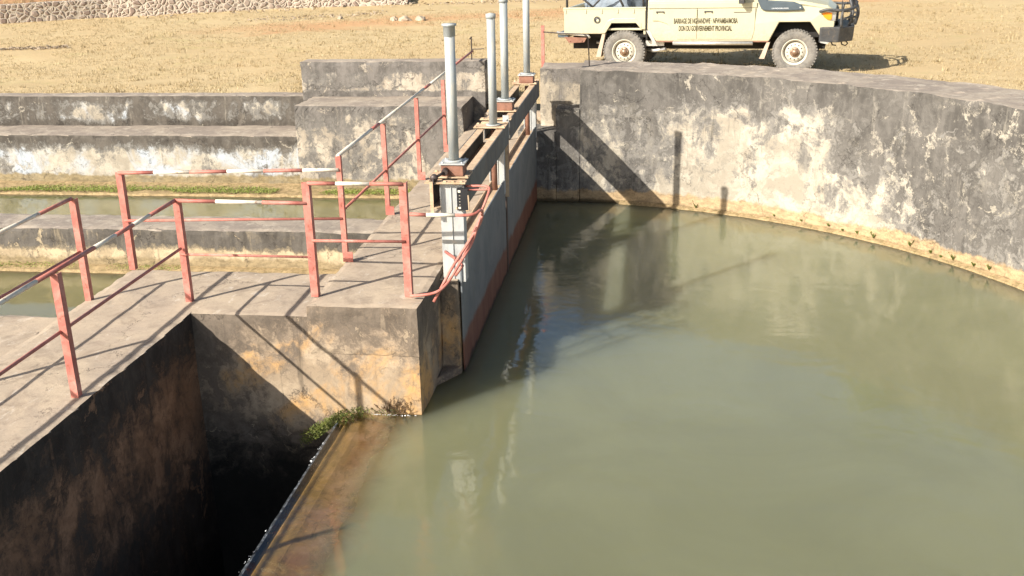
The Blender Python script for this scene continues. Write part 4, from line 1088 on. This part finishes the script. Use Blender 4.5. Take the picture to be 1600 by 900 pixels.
# field stones on the grass
def rock(x, y, r, sx, sy, sz, label):
    bm = bmesh.new(); bmesh.ops.create_icosphere(bm, subdivisions=3, radius=1); s_ = random.uniform(0, 50)
    for v in bm.verts: v.co = v.co*(1+.35*noise.noise(v.co*1.4+Vector((s_, 0, 0)))+.1*noise.noise(v.co*4+Vector((s_, 0, 0)))); v.co = Vector((v.co.x*sx, v.co.y*sy, v.co.z*sz))*r
    me = bpy.data.meshes.new('rock'); bm.to_mesh(me); bm.free(); me.materials.append(M['rock'])
    o = bpy.data.objects.new('rock', me); COL.objects.link(o); o.location = (x, y, gz(x, y)+r*sz*.15); o.rotation_euler = (0, 0, random.uniform(0, 6))
    tag(o, label, 'rock', 'rocks on the dry grass')
rock(-8.0, 32.7, .15, 1, .8, .7, 'leftmost pale rock of the cluster in the grass left of the tallest pipe')
rock(-7.6, 32.5, .17, 1.2, .8, .75, 'middle pale rock with a dark hollow beside it in the grass cluster')
rock(-7.15, 32.7, .19, 1.5, .8, .6, 'rightmost long pale rock of the cluster in the grass')
rock(-10.0, 33.6, .12, 1, .8, .7, 'small lone pale stone left of the rock cluster')
random.seed(31)
mb = MB()
# loose rubble streaks lying in the turf
for i in range(900):
    u = random.random()
    if u < .4: x = -17.5+random.random()*2.8; y = 25.2+random.gauss(0, .12)+(x+16)*.02; r = random.uniform(.02, .06)
    elif u < .65: x = random.uniform(-13, -9.0); y = 34.4+.52*(x+11)+random.gauss(0, .5); r = random.uniform(.02, .06)
    else: t = random.uniform(2.5, 4.9); p = wallline(t) if random.random() < .4 else Vector((random.uniform(-10, -3), 0)); p.y = p.y or 39.9+(p.x+9)*.28; x, y = p.x+random.gauss(0, .4), p.y-random.random()**2*1.6; r = random.uniform(.02, .09)
    c = Vector((x, y, gz(x, y)+r*.3)); P_ = [c+Vector((random.uniform(-1, 1), random.uniform(-1, 1), random.uniform(-.2, 1)))*r for _ in range(6)]
    mb.quad(P_[0], P_[1], P_[2]); mb.quad(P_[0], P_[2], P_[3]); mb.quad(P_[3], P_[4], P_[5]); mb.quad(P_[1], P_[4], P_[2])
o = mb.build('loose_gravel', M['rock'], recalc=False); tag(o, 'loose stones and clods strewn on the dry ground', kind='stuff')

# dry grass
random.seed(2)
mb = MB()
def wheelclear(x, y): return False
cnt = 0
while cnt < 36000:
    y = 17.2+(random.random()**1.25)*20; x = random.uniform(-.62*y-1, .42*y+1.5)
    if inside_hole((x, y)) or (x > -1 and math.hypot(x-CC.x, y-CC.y) < RO+.05) or (x < -5.5 and y < 17.45) or (-6 < x < -2.6 and y < 17.35) or (-1.8 < x < -1 and y < 16.8): continue
    if noise.noise(Vector((x*.5, y*.5, 9))) < -.28: cnt += 1; continue
    k = .5+.5*(y/25); blades(mb, x, y, gz(x, y)-.005, 3, random.uniform(.025, .06), .008*k, .03, 1.2); cnt += 1
for i in range(700):
    y = 17.6+(random.random()**1.2)*20; x = random.uniform(-.6*y, .42*y)
    if inside_hole((x, y)) or math.hypot(x-CC.x, y-CC.y) < RO+.2 or (x < -2.6 and y < 17.6): continue
    blades(mb, x, y, gz(x, y)-.005, random.randint(6, 16), random.uniform(.06, .13), .009, .06, .9)
o = mb.build('dry_grass', M['straw'], recalc=False); tag(o, 'cropped dry straw-coloured grass on the bank', kind='stuff')

# ------------------------------------------------------------------ trees beyond the pool (mirrored in the water)
random.seed(17)
def tree(x, y, h, label, cr):
    t = thing('tree', label, 'tree', (x, y, gz(x, y)-.05), random.uniform(0, 6), 'trees beyond the pickup')
    mb = MB(); mb.tube([(0, 0, 0), (.08, .05, h*.2), (.0, .1, h*.45), (.1, 0, h*.75)], .24, 10, r2=.07)
    limbs = []
    for k in range(9):
        a = k*2.4; z = h*random.uniform(.3, .65); e = Vector((math.cos(a)*cr*random.uniform(.5, .85), math.sin(a)*cr*random.uniform(.5, .85), z+h*random.uniform(.12, .3)))
        mb.tube([(0.03, .05, z), Vector((0, 0, z)).lerp(e, .5)+Vector((0, 0, .2)), e], .09, 6, r2=.025); limbs.append(e)
    mb.build('trunk', M['bark'], t)
    mb = MB(); cl = limbs+[Vector((random.gauss(0, cr*.4), random.gauss(0, cr*.4), h*random.uniform(.6, .95))) for _ in range(16)]
    for c in cl:
        r = random.uniform(.6, 1.2)*cr*.38
        for i in range(230):
            d = Vector((random.gauss(0, 1), random.gauss(0, 1), random.gauss(0, .8))).normalized()*r*random.uniform(.35, 1.05)
            leafq(mb, c+d, random.uniform(.13, .25), 1.0)
    mb.build('crown', M['treeleaf'], t, recalc=False)
tree(12.5, 45, 15.5, 'broad green tree standing off to the right beyond the pickup', 4.2)
tree(17.0, 43, 17.5, 'tallest green tree on the far right beyond the pickup', 4.8)
tree(8.5, 48, 14.5, 'green tree farthest back behind the pickup bonnet', 4.0)
tree(22.5, 42, 16.5, 'rightmost green tree beyond the pickup', 3.5)
